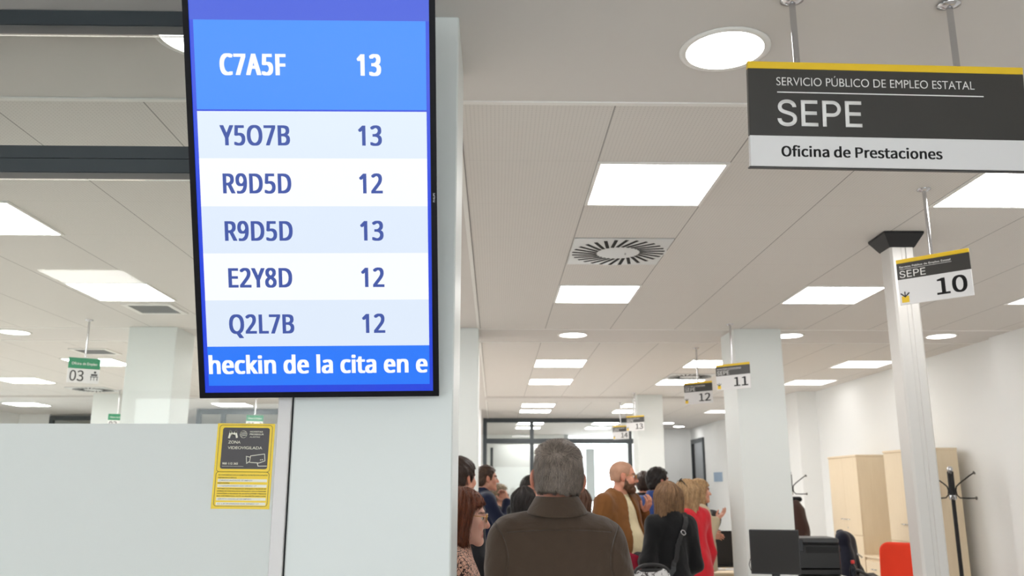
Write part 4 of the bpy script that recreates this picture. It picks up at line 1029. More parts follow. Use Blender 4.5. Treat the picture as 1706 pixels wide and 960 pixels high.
def green_sign(num, x, y, ztop, label, yaw, w=0.25, h=0.215):
    s = thing('desk_sign', label, 'sign', (x, y, ztop), (0, 0, yaw), 'green employment office desk signs')
    panel_strip('green_band', w, -0.43 * h, 0, M_green, s, 0.010)
    panel_strip('white_band', w, -h, -0.43 * h, M_swhite, s, 0.010)
    y_ = -0.0055
    lettering('Oficina de Empleo', -0.40 * w, 0.40 * w, -0.28 * h, 0.105 * h, y_, s, M_sletter, 0.015)
    print_line('src', num, -0.43 * w, 0.01 * w, -0.93 * h, 0.42 * h, y_, s, M_sdark, 0.0012)
    ic = MB()
    cx = 0.34 * w
    ic.lathe([(0.010, y_ - 0.0008), (0.010, y_)], 14, c=(cx + 0.004, 0, -0.555 * h), axis='y')
    ic.stroke([(cx - 0.018, -0.66 * h), (cx + 0.016, -0.66 * h)], 0.016, y_ - 0.0008, y_)
    ic.stroke([(cx - 0.028, -0.735 * h), (cx + 0.028, -0.735 * h)], 0.006, y_ - 0.0008, y_)
    for dx in (-0.024, 0.0, 0.024):
        ic.stroke([(cx + dx, -0.74 * h), (cx + dx, -0.87 * h)], 0.005, y_ - 0.0008, y_)
    ic.build('desk_mark', M_sdark, s)
    rod(0, 0, CEIL - ztop, s)
    return s


p = at(142, 597, 7.43)
green_sign('03', p.x, 7.43, p.z, 'green and white hanging sign number 03 behind the glass', 0.55)
p = at(196, 690, 13.0)
green_sign('02', p.x, 13.0, p.z, 'green hanging sign half hidden behind the left column', 0.45)
p = at(425, 692.0, 13.3)
green_sign('01', p.x, 13.3, p.z, 'small far green hanging sign above the yellow camera notice', 0.3)

# ------------------------------------------------------------------ video surveillance notice on the glass
ST_Y = PY + 0.0088
nw, nh = 0.158, 0.230
nt_ = thing('notice_sticker', 'yellow and black video surveillance notice stuck on the frosted glass', 'notice', (-0.6930, ST_Y, 1.6285), (0, 0.010, 0))
M_sty = mat('sticker_yellow', (244, 208, 30), 0.4, var=0.02)
M_stk = mat('sticker_black', (54, 46, 48), 0.4, var=0.04)
M_stw = mat('sticker_white', (236, 232, 214), 0.4, var=0.02)


def rrect(x0, x1, z0, z1, r, n=6):
    pts = []
    for cx, cz, a0 in ((x1 - r, z1 - r, 0), (x0 + r, z1 - r, 90), (x0 + r, z0 + r, 180), (x1 - r, z0 + r, 270)):
        for k in range(n + 1):
            a = math.radians(a0 + 90 * k / n)
            pts.append((cx + r * math.cos(a), cz + r * math.sin(a)))
    return pts


MB().box(-nw / 2, nw / 2, -0.0004, 0.0012, -nh / 2, nh / 2).build('yellow_sheet', M_sty, nt_)
ln = MB()
for (z0, z1) in ((-0.108, -0.0165), (-0.0165, 0.1105)):
    pl = rrect(-0.0725, 0.0725, z0, z1, 0.008)
    ln.stroke(pl + [pl[0]], 0.0011, -0.0008, -0.0004)
ln.build('outline', M_stk, nt_)
MB().prism(rrect(-0.0635, 0.0655, -0.0085, 0.1035, 0.006), -0.0009, -0.0004).build('black_field', M_stk, nt_)
yy = -0.0011
lg = MB()
lg.stroke([(-0.045, 0.077), (-0.042, 0.092), (-0.035, 0.083), (-0.028, 0.092), (-0.024, 0.078)], 0.0052, yy - 0.0004, yy)
ring = [(-0.006 + 0.0095 * math.cos(t * math.pi / 12), 0.0855 + 0.0095 * math.sin(t * math.pi / 12)) for t in range(25)]
lg.stroke(ring, 0.0016, yy - 0.0004, yy)
for dz in (-0.004, 0, 0.004):
    lg.stroke([(-0.0135, 0.0845 + dz), (0.0015, 0.0875 + dz)], 0.0012, yy - 0.0004, yy)
lg.build('emblem', M_stw, nt_)
lettering('MOVISTAR', 0.011, 0.0475, 0.0905, 0.0045, yy, nt_, M_stw, 0.02)
lettering('PROSEGUR', 0.011, 0.0500, 0.0835, 0.0045, yy, nt_, M_stw, 0.02)
lettering('ALARMAS', 0.011, 0.0400, 0.0765, 0.0042, yy, nt_, M_stw, -0.005, italic=0.2)
lettering('ZONA', -0.0465, -0.0125, 0.0600, 0.0078, yy, nt_, M_stw, 0.015)
lettering('VIDEOVIGILADA', -0.0465, 0.0485, 0.0448, 0.0078, yy, nt_, M_stw, 0.015)
lettering('900 112 365', -0.0580, -0.0150, 0.0030, 0.0058, yy, nt_, M_stw, 0.025)
MB().stroke([(-0.058, -0.0015), (0.0, -0.0015)], 0.0006, yy - 0.0003, yy).build('rule_line', M_stw, nt_)
cm = MB()
cm.stroke([(0.0180, 0.0270), (0.0560, 0.0325), (0.0585, 0.0140), (0.0420, 0.0080), (0.0165, 0.0095), (0.0180, 0.0270)], 0.0018, yy - 0.0004, yy)
cm.stroke([(0.0175, 0.0235), (0.0065, 0.0255), (0.0085, 0.0065), (0.0168, 0.0125)], 0.0018, yy - 0.0004, yy)
cm.stroke([(0.0380, 0.0075), (0.0405, -0.0005), (0.0640, 0.0000)], 0.0018, yy - 0.0004, yy)
cm.stroke([(0.0455, 0.0165), (0.0470, 0.0165)], 0.0018, yy - 0.0004, yy).stroke([(0.0505, 0.0170), (0.0520, 0.0170)], 0.0018, yy - 0.0004, yy)
cm.build('camera_mark', M_stw, nt_)
yy2 = -0.0006
fields = MB()
for z in (-0.0395, -0.0540, -0.0890, -0.1015):
    fields.box(-0.0665, 0.0680, yy2 - 0.0003, yy2, z - 0.0038, z + 0.0038)
fields.build('white_field', M_stw, nt_)
for txt, xa, xb, z in (('DE CONFORMIDAD CON LA NORMATIVA DE PROTECCION DE DATOS', -0.066, 0.068, -0.0265), ('PUEDE EJERCITAR SUS DERECHOS', -0.066, -0.016, -0.0338),
                       ('RESPONSABLE', -0.066, -0.034, -0.0480), ('TRATAMOS SUS DATOS PERSONALES OBTENIDOS A TRAVES DE LOS', -0.066, 0.067, -0.0630),
                       ('SISTEMAS DE VIDEOVIGILANCIA INSTALADOS CON LA FINALIDAD', -0.066, 0.067, -0.0695), ('GARANTIZAR LA SEGURIDAD DE LAS INSTALACIONES Y PERSONAS', -0.066, 0.068, -0.0760),
                       ('MAS INFORMACION ANTE LA SIGUIENTE DIRECCION', -0.066, 0.067, -0.0825)):
    lettering(txt, xa, xb, z, 0.0030, yy2, nt_, M_stk, 0.02)
for txt, xb, z in (('SERVICIO ANDALUZ DE EMPLEO', 0.028, -0.0410), ('C/ LEONARDO DA VINCI 17', 0.040, -0.0555), ('SERVICIO ANDALUZ DE EMPLEO', 0.028, -0.0905), ('C/ LEONARDO DA VINCI 17', 0.050, -0.1030)):
    lettering(txt, -0.062, xb, z, 0.0032, yy2 - 0.0003, nt_, M_stk, 0.005)

# ------------------------------------------------------------------ aluminium service post with black collar
PPY = 4.69
pw = 0.140
xr = at(1531, 480, PPY).x
po = thing('service_post', 'tall square aluminium service post with flared black collar at the ceiling', 'post', (xr - pw / 2, PPY + pw / 2, 0), (0, 0, -0.02))
h = pw / 2
sh = MB()
sh.box(-h, -0.0025 + 0.006, -h, h, 0, CEIL - 0.075, bev=0.012).box(0.0025 + 0.006, h, -h, h, 0, CEIL - 0.075, bev=0.012)
sh.box(-h * 0.8, h * 0.8, -h * 0.93, h * 0.93, 0, CEIL - 0.08)
sh.build('shaft', M_alu, po)
cp = MB()
a, b2 = h * 1.02, h * 1.62
z0, z1 = CEIL - 0.085, CEIL - 0.002
cp.raw([(-a, -a, z0), (a, -a, z0), (a, a, z0), (-a, a, z0), (-b2, -b2, z1 - 0.012), (b2, -b2, z1 - 0.012), (b2, b2, z1 - 0.012), (-b2, b2, z1 - 0.012), (-b2, -b2, z1), (b2, -b2, z1), (b2, b2, z1), (-b2, b2, z1)],
       [(3, 2, 1, 0), (8, 9, 10, 11)] + [(i, (i + 1) % 4, (i + 1) % 4 + 4, i + 4) for i in range(4)] + [(i + 4, (i + 1) % 4 + 4, (i + 1) % 4 + 8, i + 8) for i in range(4)])
cp.build('collar', M_black, po)
MB().box(-h - 0.02, h + 0.02, -h - 0.02, h + 0.02, 0, 0.02).build('foot_plate', M_black, po)
# ------------------------------------------------------------------ people: smooth blended volumes turned into one skin
class Field:
    """a blended solid: unions, cuts and folds, evaluated on a grid and skinned"""

    def __init__(self):
        self.ops = []

    def u(self, fn, lo, hi, k=0.02):
        self.ops.append(('u', k, fn, np.array(lo, float), np.array(hi, float)))
        return self

    def cut(self, fn, lo, hi, k=0.01):
        self.ops.append(('s', k, fn, np.array(lo, float), np.array(hi, float)))
        return self

    def keep(self, fn, k=0.004):
        self.ops.append(('i', k, fn, None, None))
        return self

    def disp(self, fn):
        self.ops.append(('d', 0, fn, None, None))
        return self

    def ell(self, c, r, R=None, k=0.02, neg=False):
        c, r = np.array(c, float), np.array(r, float)
        R_ = None if R is None else np.array(R, float)

        def fn(x, y, z):
            a, b, d = x - c[0], y - c[1], z - c[2]
            if R_ is not None:
                a, b, d = (R_[0, 0] * a + R_[1, 0] * b + R_[2, 0] * d, R_[0, 1] * a + R_[1, 1] * b + R_[2, 1] * d, R_[0, 2] * a + R_[1, 2] * b + R_[2, 2] * d)
            a, b, d = a / r[0], b / r[1], d / r[2]
            k0 = np.sqrt(a * a + b * b + d * d)
            k1 = np.sqrt((a / r[0]) ** 2 + (b / r[1]) ** 2 + (d / r[2]) ** 2) + 1e-9
            return k0 * (k0 - 1) / k1
        m = r.max() if R is not None else r
        (self.cut if neg else self.u)(fn, c - m, c + m, k)
        return self

    def cap(self, a, b, ra, rb=None, k=0.02, neg=False):
        a, b = np.array(a, float), np.array(b, float)
        rb = ra if rb is None else rb
        d = b - a
        dd = float(d @ d) + 1e-12

        def fn(x, y, z):
            px, py, pz = x - a[0], y - a[1], z - a[2]
            t = np.clip((px * d[0] + py * d[1] + pz * d[2]) / dd, 0, 1)
            return np.sqrt((px - t * d[0]) ** 2 + (py - t * d[1]) ** 2 + (pz - t * d[2]) ** 2) - (ra + t * (rb - ra))
        m = max(ra, rb)
        (self.cut if neg else self.u)(fn, np.minimum(a, b) - m, np.maximum(a, b) + m, k)
        return self

    @staticmethod
    def _mix(D, d, op, k):
        if op == 'u':
            h = np.maximum(k - np.abs(D - d), 0) / max(k, 1e-6)
            return np.minimum(D, d) - h * h * k * 0.25
        if op == 's':
            d = -d
        h = np.maximum(k - np.abs(D - d), 0) / max(k, 1e-6)
        return np.maximum(D, d) + h * h * k * 0.25

    def at(self, P):
        x, y, z = P[:, 0], P[:, 1], P[:, 2]
        D = np.full(len(P), 0.5)
        for op, k, fn, lo, hi in self.ops:
            if op == 'd':
                D = D + fn(x, y, z)
            else:
                D = self._mix(D, fn(x, y, z), op, k)
        return D

    def grad(self, P, e=0.002):
        g = np.zeros_like(P)
        for i in range(3):
            q = P.copy()
            q[:, i] += e
            r = P.copy()
            r[:, i] -= e
            g[:, i] = self.at(q) - self.at(r)
        return g / (np.linalg.norm(g, axis=1, keepdims=True) + 1e-9)

    def skin(self, h):
        los = [lo for op, k, fn, lo, hi in self.ops if op == 'u']
        his = [hi for op, k, fn, lo, hi in self.ops if op == 'u']
        lo = np.min(los, axis=0) - 4 * h - 0.012
        hi = np.max(his, axis=0) + 4 * h + 0.012
        n = np.ceil((hi - lo) / h).astype(int) + 1
        ax = [lo[i] + h * np.arange(n[i]) for i in range(3)]
        D = np.full(n, 0.5, np.float32)
        for op, k, fn, a, b in self.ops:
            if op in 'us':
                m = k + 3 * h + 0.012
                i0 = np.maximum(np.floor((a - m - lo) / h).astype(int), 0)
                i1 = np.minimum(np.ceil((b + m - lo) / h).astype(int) + 1, n)
                if (i1 <= i0).any():
                    continue
            else:
                i0, i1 = np.zeros(3, int), n
            sl = tuple(slice(i0[i], i1[i]) for i in range(3))
            x, y, z = ax[0][sl[0]][:, None, None], ax[1][sl[1]][None, :, None], ax[2][sl[2]][None, None, :]
            d = fn(x, y, z)
            if op == 'd':
                D[sl] += d
            else:
                D[sl] = self._mix(D[sl], d, op, k)
        return surface_nets(D, lo, h)


def surface_nets(D, lo, h):
    s = D < 0
    cs = np.zeros(tuple(np.array(D.shape) - 1), np.int8)
    offs = [(i, j, k) for i in (0, 1) for j in (0, 1) for k in (0, 1)]
    X, Y, Z = cs.shape
    for i, j, k in offs:
        cs += s[i:i + X, j:j + Y, k:k + Z]
    act = (cs > 0) & (cs < 8)
    ci = np.argwhere(act)
    idx = np.full(cs.shape, -1, np.int32)
    idx[act] = np.arange(len(ci))
    val = np.stack([D[ci[:, 0] + i, ci[:, 1] + j, ci[:, 2] + k] for i, j, k in offs], 1)
    O = np.array(offs, float)
    acc = np.zeros((len(ci), 3))
    cnt = np.zeros((len(ci), 1))
    for a in range(8):
        for b in range(a + 1, 8):
            if np.abs(O[a] - O[b]).sum() != 1:
                continue
            va, vb = val[:, a], val[:, b]
            m = (va < 0) != (vb < 0)
            t = np.where(m, va / np.where(m, va - vb, 1), 0)[:, None]
            acc += np.where(m[:, None], O[a] + t * (O[b] - O[a]), 0)
            cnt += m[:, None]
    V = lo + h * (ci + acc / np.maximum(cnt, 1))
    F = []
    for axis in range(3):
        s0 = np.take(s, range(D.shape[axis] - 1), axis)
        s1 = np.take(s, range(1, D.shape[axis]), axis)
        e = np.argwhere(s0 != s1)
        fl = s0[tuple(e.T)]
        u, w = (axis + 1) % 3, (axis + 2) % 3
        ok = (e[:, u] > 0) & (e[:, w] > 0) & (e[:, u] < cs.shape[u]) & (e[:, w] < cs.shape[w])
        e, fl = e[ok], fl[ok]
        q = []
        for du, dw in ((1, 1), (0, 1), (0, 0), (1, 0)):
            c = e.copy()
            c[:, u] -= du
            c[:, w] -= dw
            q.append(idx[tuple(c.T)])
        q = np.stack(q, 1)
        q[~fl] = q[~fl][:, ::-1]
        F.append(q)
    return V, np.concatenate(F)


def quad_mesh(name, V, F, m, parent, smooth=True, col=None):
    me = bpy.data.meshes.new(name)
    me.vertices.add(len(V))
    me.vertices.foreach_set('co', np.asarray(V, np.float32).ravel())
    me.loops.add(F.size)
    me.loops.foreach_set('vertex_index', F.ravel().astype(np.int32))
    me.polygons.add(len(F))
    me.polygons.foreach_set('loop_start', np.arange(0, F.size, 4, dtype=np.int32))
    me.polygons.foreach_set('loop_total', np.full(len(F), 4, np.int32))
    me.update(calc_edges=True)
    me.validate()
    me.polygons.foreach_set('use_smooth', [smooth] * len(me.polygons))
    for q in (m if isinstance(m, list) else [m]):
        me.materials.append(q)
    if col is not None:
        at_ = me.color_attributes.new('tint', 'FLOAT_COLOR', 'POINT')
        at_.data.foreach_set('color', np.concatenate([col, np.ones((len(col), 1))], 1).astype(np.float32).ravel())
    o = bpy.data.objects.new(name, me)
    COL.objects.link(o)
    o.parent = parent
    return o


def skin_material(name, rgb):
    if name in MATS:
        return MATS[name]
    m = bpy.data.materials.new(name)
    m.use_nodes = True
    N, L = m.node_tree.nodes, m.node_tree.links
    b = N['Principled BSDF']
    at_ = N.new('ShaderNodeAttribute')
    at_.attribute_name = 'tint'
    tc = N.new('ShaderNodeTexCoord')
    nz = N.new('ShaderNodeTexNoise')
    nz.inputs['Scale'].default_value = 55
    nz.inputs['Detail'].default_value = 4
    L.new(tc.outputs['Object'], nz.inputs['Vector'])
    mx = N.new('ShaderNodeMix')
    mx.data_type = 'RGBA'
    mx.blend_type = 'MULTIPLY'
    mx.inputs['Factor'].default_value = 0.35
    L.new(at_.outputs['Color'], mx.inputs['A'])
    rp = N.new('ShaderNodeValToRGB')
    rp.color_ramp.elements[0].color = (0.72, 0.6, 0.55, 1)
    rp.color_ramp.elements[1].color = (1, 1, 1, 1)
    L.new(nz.outputs['Fac'], rp.inputs['Fac'])
    L.new(rp.outputs['Color'], mx.inputs['B'])
    L.new(mx.outputs['Result'], b.inputs['Base Color'])
    b.inputs['Roughness'].default_value = 0.5
    b.inputs['Subsurface Weight'].default_value = 0.12
    b.inputs['Subsurface Radius'].default_value = (0.012, 0.004, 0.002)
    MATS[name] = m
    return m


def hair_material(name, dark, light, rough=0.45):
    if name in MATS:
        return MATS[name]
    m = bpy.data.materials.new(name)
    m.use_nodes = True
    N, L = m.node_tree.nodes, m.node_tree.links
    b = N['Principled BSDF']
    g = N.new('ShaderNodeNewGeometry')
    tc = N.new('ShaderNodeTexCoord')
    nz = N.new('ShaderNodeTexNoise')
    nz.inputs['Scale'].default_value = 28
    L.new(tc.outputs['Object'], nz.inputs['Vector'])
    f = math_node(N, L, 'ADD', math_node(N, L, 'MULTIPLY', g.outputs['Random Per Island'], 0.6), math_node(N, L, 'MULTIPLY', nz.outputs['Fac'], 0.5))
    rp = N.new('ShaderNodeValToRGB')
    rp.color_ramp.elements[0].color = (*lin(dark), 1)
    rp.color_ramp.elements[0].position = 0.15
    rp.color_ramp.elements[1].color = (*lin(light), 1)
    rp.color_ramp.elements[1].position = 0.95
    L.new(f, rp.inputs['Fac'])
    L.new(rp.outputs['Color'], b.inputs['Base Color'])
    b.inputs['Roughness'].default_value = rough
    b.inputs['Specular IOR Level'].default_value = 0.35
    MATS[name] = m
    return m


def cloth(name, rgb, rough=0.85, weave=380, fold=0.25, var=0.10, scale=9):
    """fabric: slight tonal mottling, fine weave and soft creases"""
    if name in MATS:
        return MATS[name]
    m = mat(name, rgb, rough, var=var, scale=scale, spec=0.25)
    N, L = m.node_tree.nodes, m.node_tree.links
    b = N['Principled BSDF']
    tc = N.new('ShaderNodeTexCoord')
    n1 = N.new('ShaderNodeTexNoise')
    n1.inputs['Scale'].default_value = 14
    n1.inputs['Detail'].default_value = 5
    n1.inputs['Distortion'].default_value = 0.8
    n2 = N.new('ShaderNodeTexNoise')
    n2.inputs['Scale'].default_value = weave
    L.new(tc.outputs['Object'], n1.inputs['Vector'])
    L.new(tc.outputs['Object'], n2.inputs['Vector'])
    h = math_node(N, L, 'ADD', n1.outputs['Fac'], math_node(N, L, 'MULTIPLY', n2.outputs['Fac'], 0.12))
    bp = N.new('ShaderNodeBump')
    bp.inputs['Strength'].default_value = fold
    bp.inputs['Distance'].default_value = 0.02
    L.new(h, bp.inputs['Height'])
    L.new(bp.outputs['Normal'], b.inputs['Normal'])
    b.inputs['Sheen Weight'].default_value = 0.15
    return m


def rot3(yaw=0.0, pitch=0.0, roll=0.0):
    """head turn: yaw to the left, pitch up, roll to the right shoulder (radians)"""
    return np.array((Matrix.Rotation(yaw, 3, 'Z') @ Matrix.Rotation(pitch, 3, 'X') @ Matrix.Rotation(roll, 3, 'Y')))


def folds(seed, amp, freq):
    r = np.random.default_rng(seed)
    ks = r.normal(size=(6, 3))
    ks = ks / np.linalg.norm(ks, axis=1, keepdims=True) * freq * r.uniform(0.6, 1.6, (6, 1))
    ks[:, 2] *= 0.75
    ph = r.uniform(0, 6.3, 6)

    def fn(x, y, z):
        s = 0
        for i in range(0, 6, 2):
            s = s + np.sin(ks[i, 0] * x + ks[i, 1] * y + ks[i, 2] * z + ph[i] + 1.4 * np.sin(ks[i + 1, 0] * x + ks[i + 1, 1] * y + ks[i + 1, 2] * z + ph[i + 1]))
        return s * (amp / 2.0)
    return fn


def strands(F, V, n, comb, length, width, lift, seed, steps=5, mask=None):
    """fine ribbons combed along the hair surface: vertices, quads"""
    r = np.random.default_rng(seed)
    cand = np.arange(len(V)) if mask is None else np.nonzero(mask(V))[0]
    P = V[r.choice(cand, n)] + r.normal(size=(n, 3)) * 0.003
    ln = length * r.uniform(0.55, 1.15, n)
    jit = r.normal(size=(n, 3)) * 0.28
    path = []
    for s in range(steps + 1):
        g = F.grad(P)
        d = F.at(P)
        t = s / steps
        up = lift * (t ** 1.3) * r.uniform(0.4, 1.3, n)
        P = P - g * (d - 0.0008 - up)[:, None]
        c = comb(P) + jit
        c = c - g * (np.sum(c * g, 1) * 0.96)[:, None]
        c /= np.linalg.norm(c, axis=1, keepdims=True) + 1e-9
        side = np.cross(c, g)
        side /= np.linalg.norm(side, axis=1, keepdims=True) + 1e-9
        w = width * (1 - 0.75 * t)
        path.append((P - side * w, P + side * w))
        P = P + c * (ln / steps)[:, None]
    Vn = np.concatenate([np.concatenate([a, b]) for a, b in path])
    Q = []
    i = np.arange(n)
    for s in range(steps):
        o0, o1 = s * 2 * n, (s + 1) * 2 * n
        Q.append(np.stack([o0 + i, o0 + n + i, o1 + n + i, o1 + i], 1))
    return Vn, np.concatenate(Q)


def person(label, pos, yaw, height, skin_rgb=(214, 164, 140), female=False, girth=1.0, shoulder=1.0, head=(0, 0, 0), arms=None,
           hair=None, hair_mats=None, top=None, shirt=None, bottom=None, shoes=None, beard=None, glasses=None, vox=0.0065, seed=1, sit=False, group=None, belly=0.0, body_lean=0.0, lips=(176, 92, 84)):
    s = height / 1.75
    root = thing('person', label, 'person', (pos[0], pos[1], 0), (0, 0, yaw), group)
    dz = -0.44 if sit else 0.0
    sw = (0.90 if female else 1.0) * shoulder
    hs = s * (0.97 if female else 1.0)
    g = girth

    def P(x, y, z, up=True):
        if up:
            z2 = z + dz
            return np.array((x * s, (y + body_lean * max(0, z - 0.95)) * s, z2 * s))
        return np.array((x * s, y * s, z * s))

    A = {}
    for side, sx in (('l', -1), ('r', 1)):
        a = dict(elbow=(sx * 0.245 * sw, -0.03, 1.13), wrist=(sx * 0.245 * sw, 0.05, 0.88), d=(0, 0.12, -1), t=(0, 1, 0.12), n=(-sx, 0, 0), curl=0.35)
        if arms and side in arms:
            a.update(arms[side])
        a['sh'] = (sx * 0.178 * sw, -0.01, 1.425)
        A[side] = a
    # neck and head placement
    Rh = rot3(*head)
    pivot = P(0, 0.012, 1.545)
    Hc = pivot + Rh @ np.array((0, 0.022, 0.087)) * s

    def H(x, y, z):
        return Hc + Rh @ (np.array((x, y, z), float) * hs)

    def torso(F, t, k=0.05):
        F.ell(P(0, -0.005, 0.97), np.array((0.160 * (1.06 if female else 1) * (0.5 + 0.5 * g) + t, 0.118 * g + t, 0.14 + t)) * s, k=k)
        F.ell(P(0, 0.0 + belly * 0.5, 1.12), np.array((0.138 * (0.94 if female else 1) * g + t, 0.100 * g + belly + t, 0.17 + t)) * s, k=k)
        F.ell(P(0, 0.0, 1.30), np.array((0.158 * sw * (0.6 + 0.4 * g) + t, 0.112 * (0.5 + 0.5 * g) + t, 0.18 + t)) * s, k=k)
        if female:
            for sx in (-1, 1):
                F.ell(P(sx * 0.07, 0.085, 1.27), np.array((0.062 + t, 0.055 + t, 0.065 + t)) * s, k=0.04)
        F.cap(P(-0.130 * sw, -0.012, 1.405), P(0.130 * sw, -0.012, 1.405), (0.062 + t) * s, k=k)
        for sx in (-1, 1):
            F.cap(P(sx * 0.03, -0.014, 1.475), P(sx * 0.150 * sw, -0.012, 1.425), (0.042 + t) * s, (0.042 + t) * s, k=k)

    def arm(F, side, t0, t1, k=0.03, stop=1.0):
        a = A[side]
        sh, el, wr = P(*a['sh']), P(*a['elbow']), P(*a['wrist'])
        w2 = el + (wr - el) * stop
        F.cap(sh, el, (0.054 + t0) * s, (0.041 + t0) * s, k=k)
        F.cap(el, w2, (0.041 + (t0 + t1) / 2) * s, (0.029 + t1) * s, k=k)

    def legs(F, t0, t1, k=0.03):
        for sx in (-1, 1):
            hip = P(sx * 0.088, -0.005, 0.92)
            if sit:
                knee, ank = P(sx * 0.11, 0.43, 0.50, False), P(sx * 0.11, 0.43, 0.09, False)
            else:
                knee, ank = P(sx * 0.098, 0.012, 0.50, False), P(sx * 0.105, -0.02, 0.09, False)
            F.cap(hip, knee, (0.082 + t0) * s, (0.054 + t0) * s, k=k)
            F.cap(knee, ank, (0.054 + t0) * s, (0.036 + t1) * s, k=k)

    def skull(F, t=0.0, k=0.02):
        q = hs
        F.ell(H(0, -0.014, 0.028), np.array((0.0765 + t, 0.0985 + t, 0.0885 + t)) * q, Rh, k=k)
        F.ell(H(0, 0.026, -0.032), np.array((0.061 + t, 0.066 + t, 0.082 + t)) * q, Rh, k=k)
        F.cap(H(-0.045, 0.012, -0.062), H(-0.012, 0.072, -0.100), (0.026 + t) * q, (0.018 + t) * q, k=k)
        F.cap(H(0.045, 0.012, -0.062), H(0.012, 0.072, -0.100), (0.026 + t) * q, (0.018 + t) * q, k=k)

    # ---- body
    F = Field()
    torso(F, 0.0)
    F.cap(P(0, -0.014, 1.44), H(0, -0.014, -0.055), 0.058 * s * (0.88 if female else 1), 0.053 * s * (0.86 if female else 1), k=0.04)
    skull(F)
    q = hs
    F.cap(H(-0.030, 0.082, 0.020), H(0.030, 0.082, 0.020), 0.011 * q, k=0.015)
    for sx in (-1, 1):
        F.ell(H(sx * 0.037, 0.062, -0.030), np.array((0.026, 0.024, 0.024)) * q, Rh, k=0.02)
        F.ell(H(sx * 0.031, 0.098, -0.001), np.array((0.015, 0.016, 0.011)) * q, Rh, k=0.008, neg=True)
        F.ell(H(sx * 0.0835, -0.008, -0.008), np.array((0.010, 0.021, 0.034)) * q, Rh @ rot3(sx * 0.55, 0.15, 0), k=0.006)
        F.ell(H(sx * 0.0925, 0.002, -0.006), np.array((0.006, 0.011, 0.018)) * q, Rh @ rot3(sx * 0.55, 0.15, 0), k=0.005, neg=True)
        F.ell(H(sx * 0.076, -0.002, -0.036), np.array((0.008, 0.010, 0.010)) * q, Rh, k=0.006)
        F.ell(H(sx * 0.011, 0.098, -0.036), np.array((0.009, 0.010, 0.008)) * q, Rh, k=0.008)
    F.cap(H(0, 0.088, 0.006), H(0, 0.110, -0.032), 0.0085 * q, 0.0125 * q, k=0.012)
    F.cap(H(-0.018, 0.086, -0.064), H(0.018, 0.086, -0.064), 0.0065 * q, k=0.008)
    F.cap(H(-0.014, 0.085, -0.075), H(0.014, 0.085, -0.075), 0.0075 * q, k=0.008)
    F.cap(H(-0.020, 0.097, -0.0695), H(0.020, 0.097, -0.0695), 0.0028 * q, k=0.004, neg=True)
    F.ell(H(0, 0.078, -0.102), np.array((0.020, 0.017, 0.017)) * q, Rh, k=0.015)
    tips = []
    for side, sx in (('l', -1), ('r', 1)):
        a = A[side]
        arm(F, side, 0, 0)
        W = P(*a['wrist'])
        d, t, n = (np.array(a[c], float) for c in ('d', 't', 'n'))
        d /= np.linalg.norm(d)
        t = t - d * (t @ d)
        t /= np.linalg.norm(t)
        n = n - d * (n @ d) - t * (n @ t)
        n /= np.linalg.norm(n)
        hh = s * (0.92 if female else 1.0)
        cu = a['curl']
        for off, L, r0 in ((0.030, 0.075, 0.0088), (0.0105, 0.083, 0.0090), (-0.0095, 0.078, 0.0086), (-0.028, 0.062, 0.0078)):
            kn = W + (d * (0.088 - abs(off - 0.005) * 0.25) + t * off) * hh
            F.cap(W + t * off * 0.45 * hh + d * 0.012 * hh, kn, 0.017 * hh, 0.0115 * hh, k=0.012)
            p0, ang = kn, cu * 0.6
            for fr, m in ((0.45, 1.0), (0.31, 0.93), (0.24, 0.85)):
                dd = d * math.cos(ang) + n * math.sin(ang) + t * off * 1.2 * (1 - min(1, cu))
                p1 = p0 + dd * L * fr * hh
                F.cap(p0, p1, r0 * m * hh, r0 * m * 0.92 * hh, k=0.003)
                p0 = p1
                ang += cu
        b0 = W + (d * 0.028 + t * 0.020) * hh
        b1 = b0 + (d * 0.55 + t * 0.75 + n * 0.35) * 0.040 * hh
        b2 = b1 + (d * 0.80 + t * 0.35 + n * 0.35) * 0.032 * hh
        b3 = b2 + (d * 0.90 + t * 0.05 + n * 0.35) * 0.026 * hh
        F.cap(b0, b1, 0.0165 * hh, 0.0120 * hh, k=0.010).cap(b1, b2, 0.0112 * hh, 0.0098 * hh, k=0.004).cap(b2, b3, 0.0098 * hh, 0.0082 * hh, k=0.003)
    legs(F, 0, 0)
    for sx in (-1, 1):
        y0 = 0.43 if sit else -0.03
        F.cap(P(sx * 0.108, y0 - 0.02, 0.042, False), P(sx * 0.118, y0 + 0.17, 0.032, False), 0.034 * s, 0.026 * s, k=0.03)
    V, Q = F.skin(vox)
    # skin tint: lips, brows, ears and nose tip differ from the cheeks
    base = np.array(lin(skin_rgb))
    col = np.tile(base, (len(V), 1))
    loc = (V - Hc) @ Rh / hs

    def paint(mask, rgb, f):
        col[mask] = col[mask] * (1 - f) + np.array(lin(rgb)) * f
    x_, y_, z_ = loc[:, 0], loc[:, 1], loc[:, 2]
    inh = (np.abs(loc) < 0.16).all(1)
    paint(inh & (np.abs(x_) > 0.072) & (z_ < 0.03) & (z_ > -0.05), (206, 122, 100), 0.5)
    paint(inh & (y_ > 0.104) & (z_ < -0.01) & (z_ > -0.05), (214, 130, 112), 0.45)
    paint(inh & (np.hypot(np.abs(x_) - 0.042, z_ + 0.032) < 0.022) & (y_ > 0.04), (216, 136, 116), 0.35)
    paint(inh & (y_ > 0.074) & (np.abs(x_) < 0.023) & (z_ < -0.058) & (z_ > -0.083), lips, 0.8)
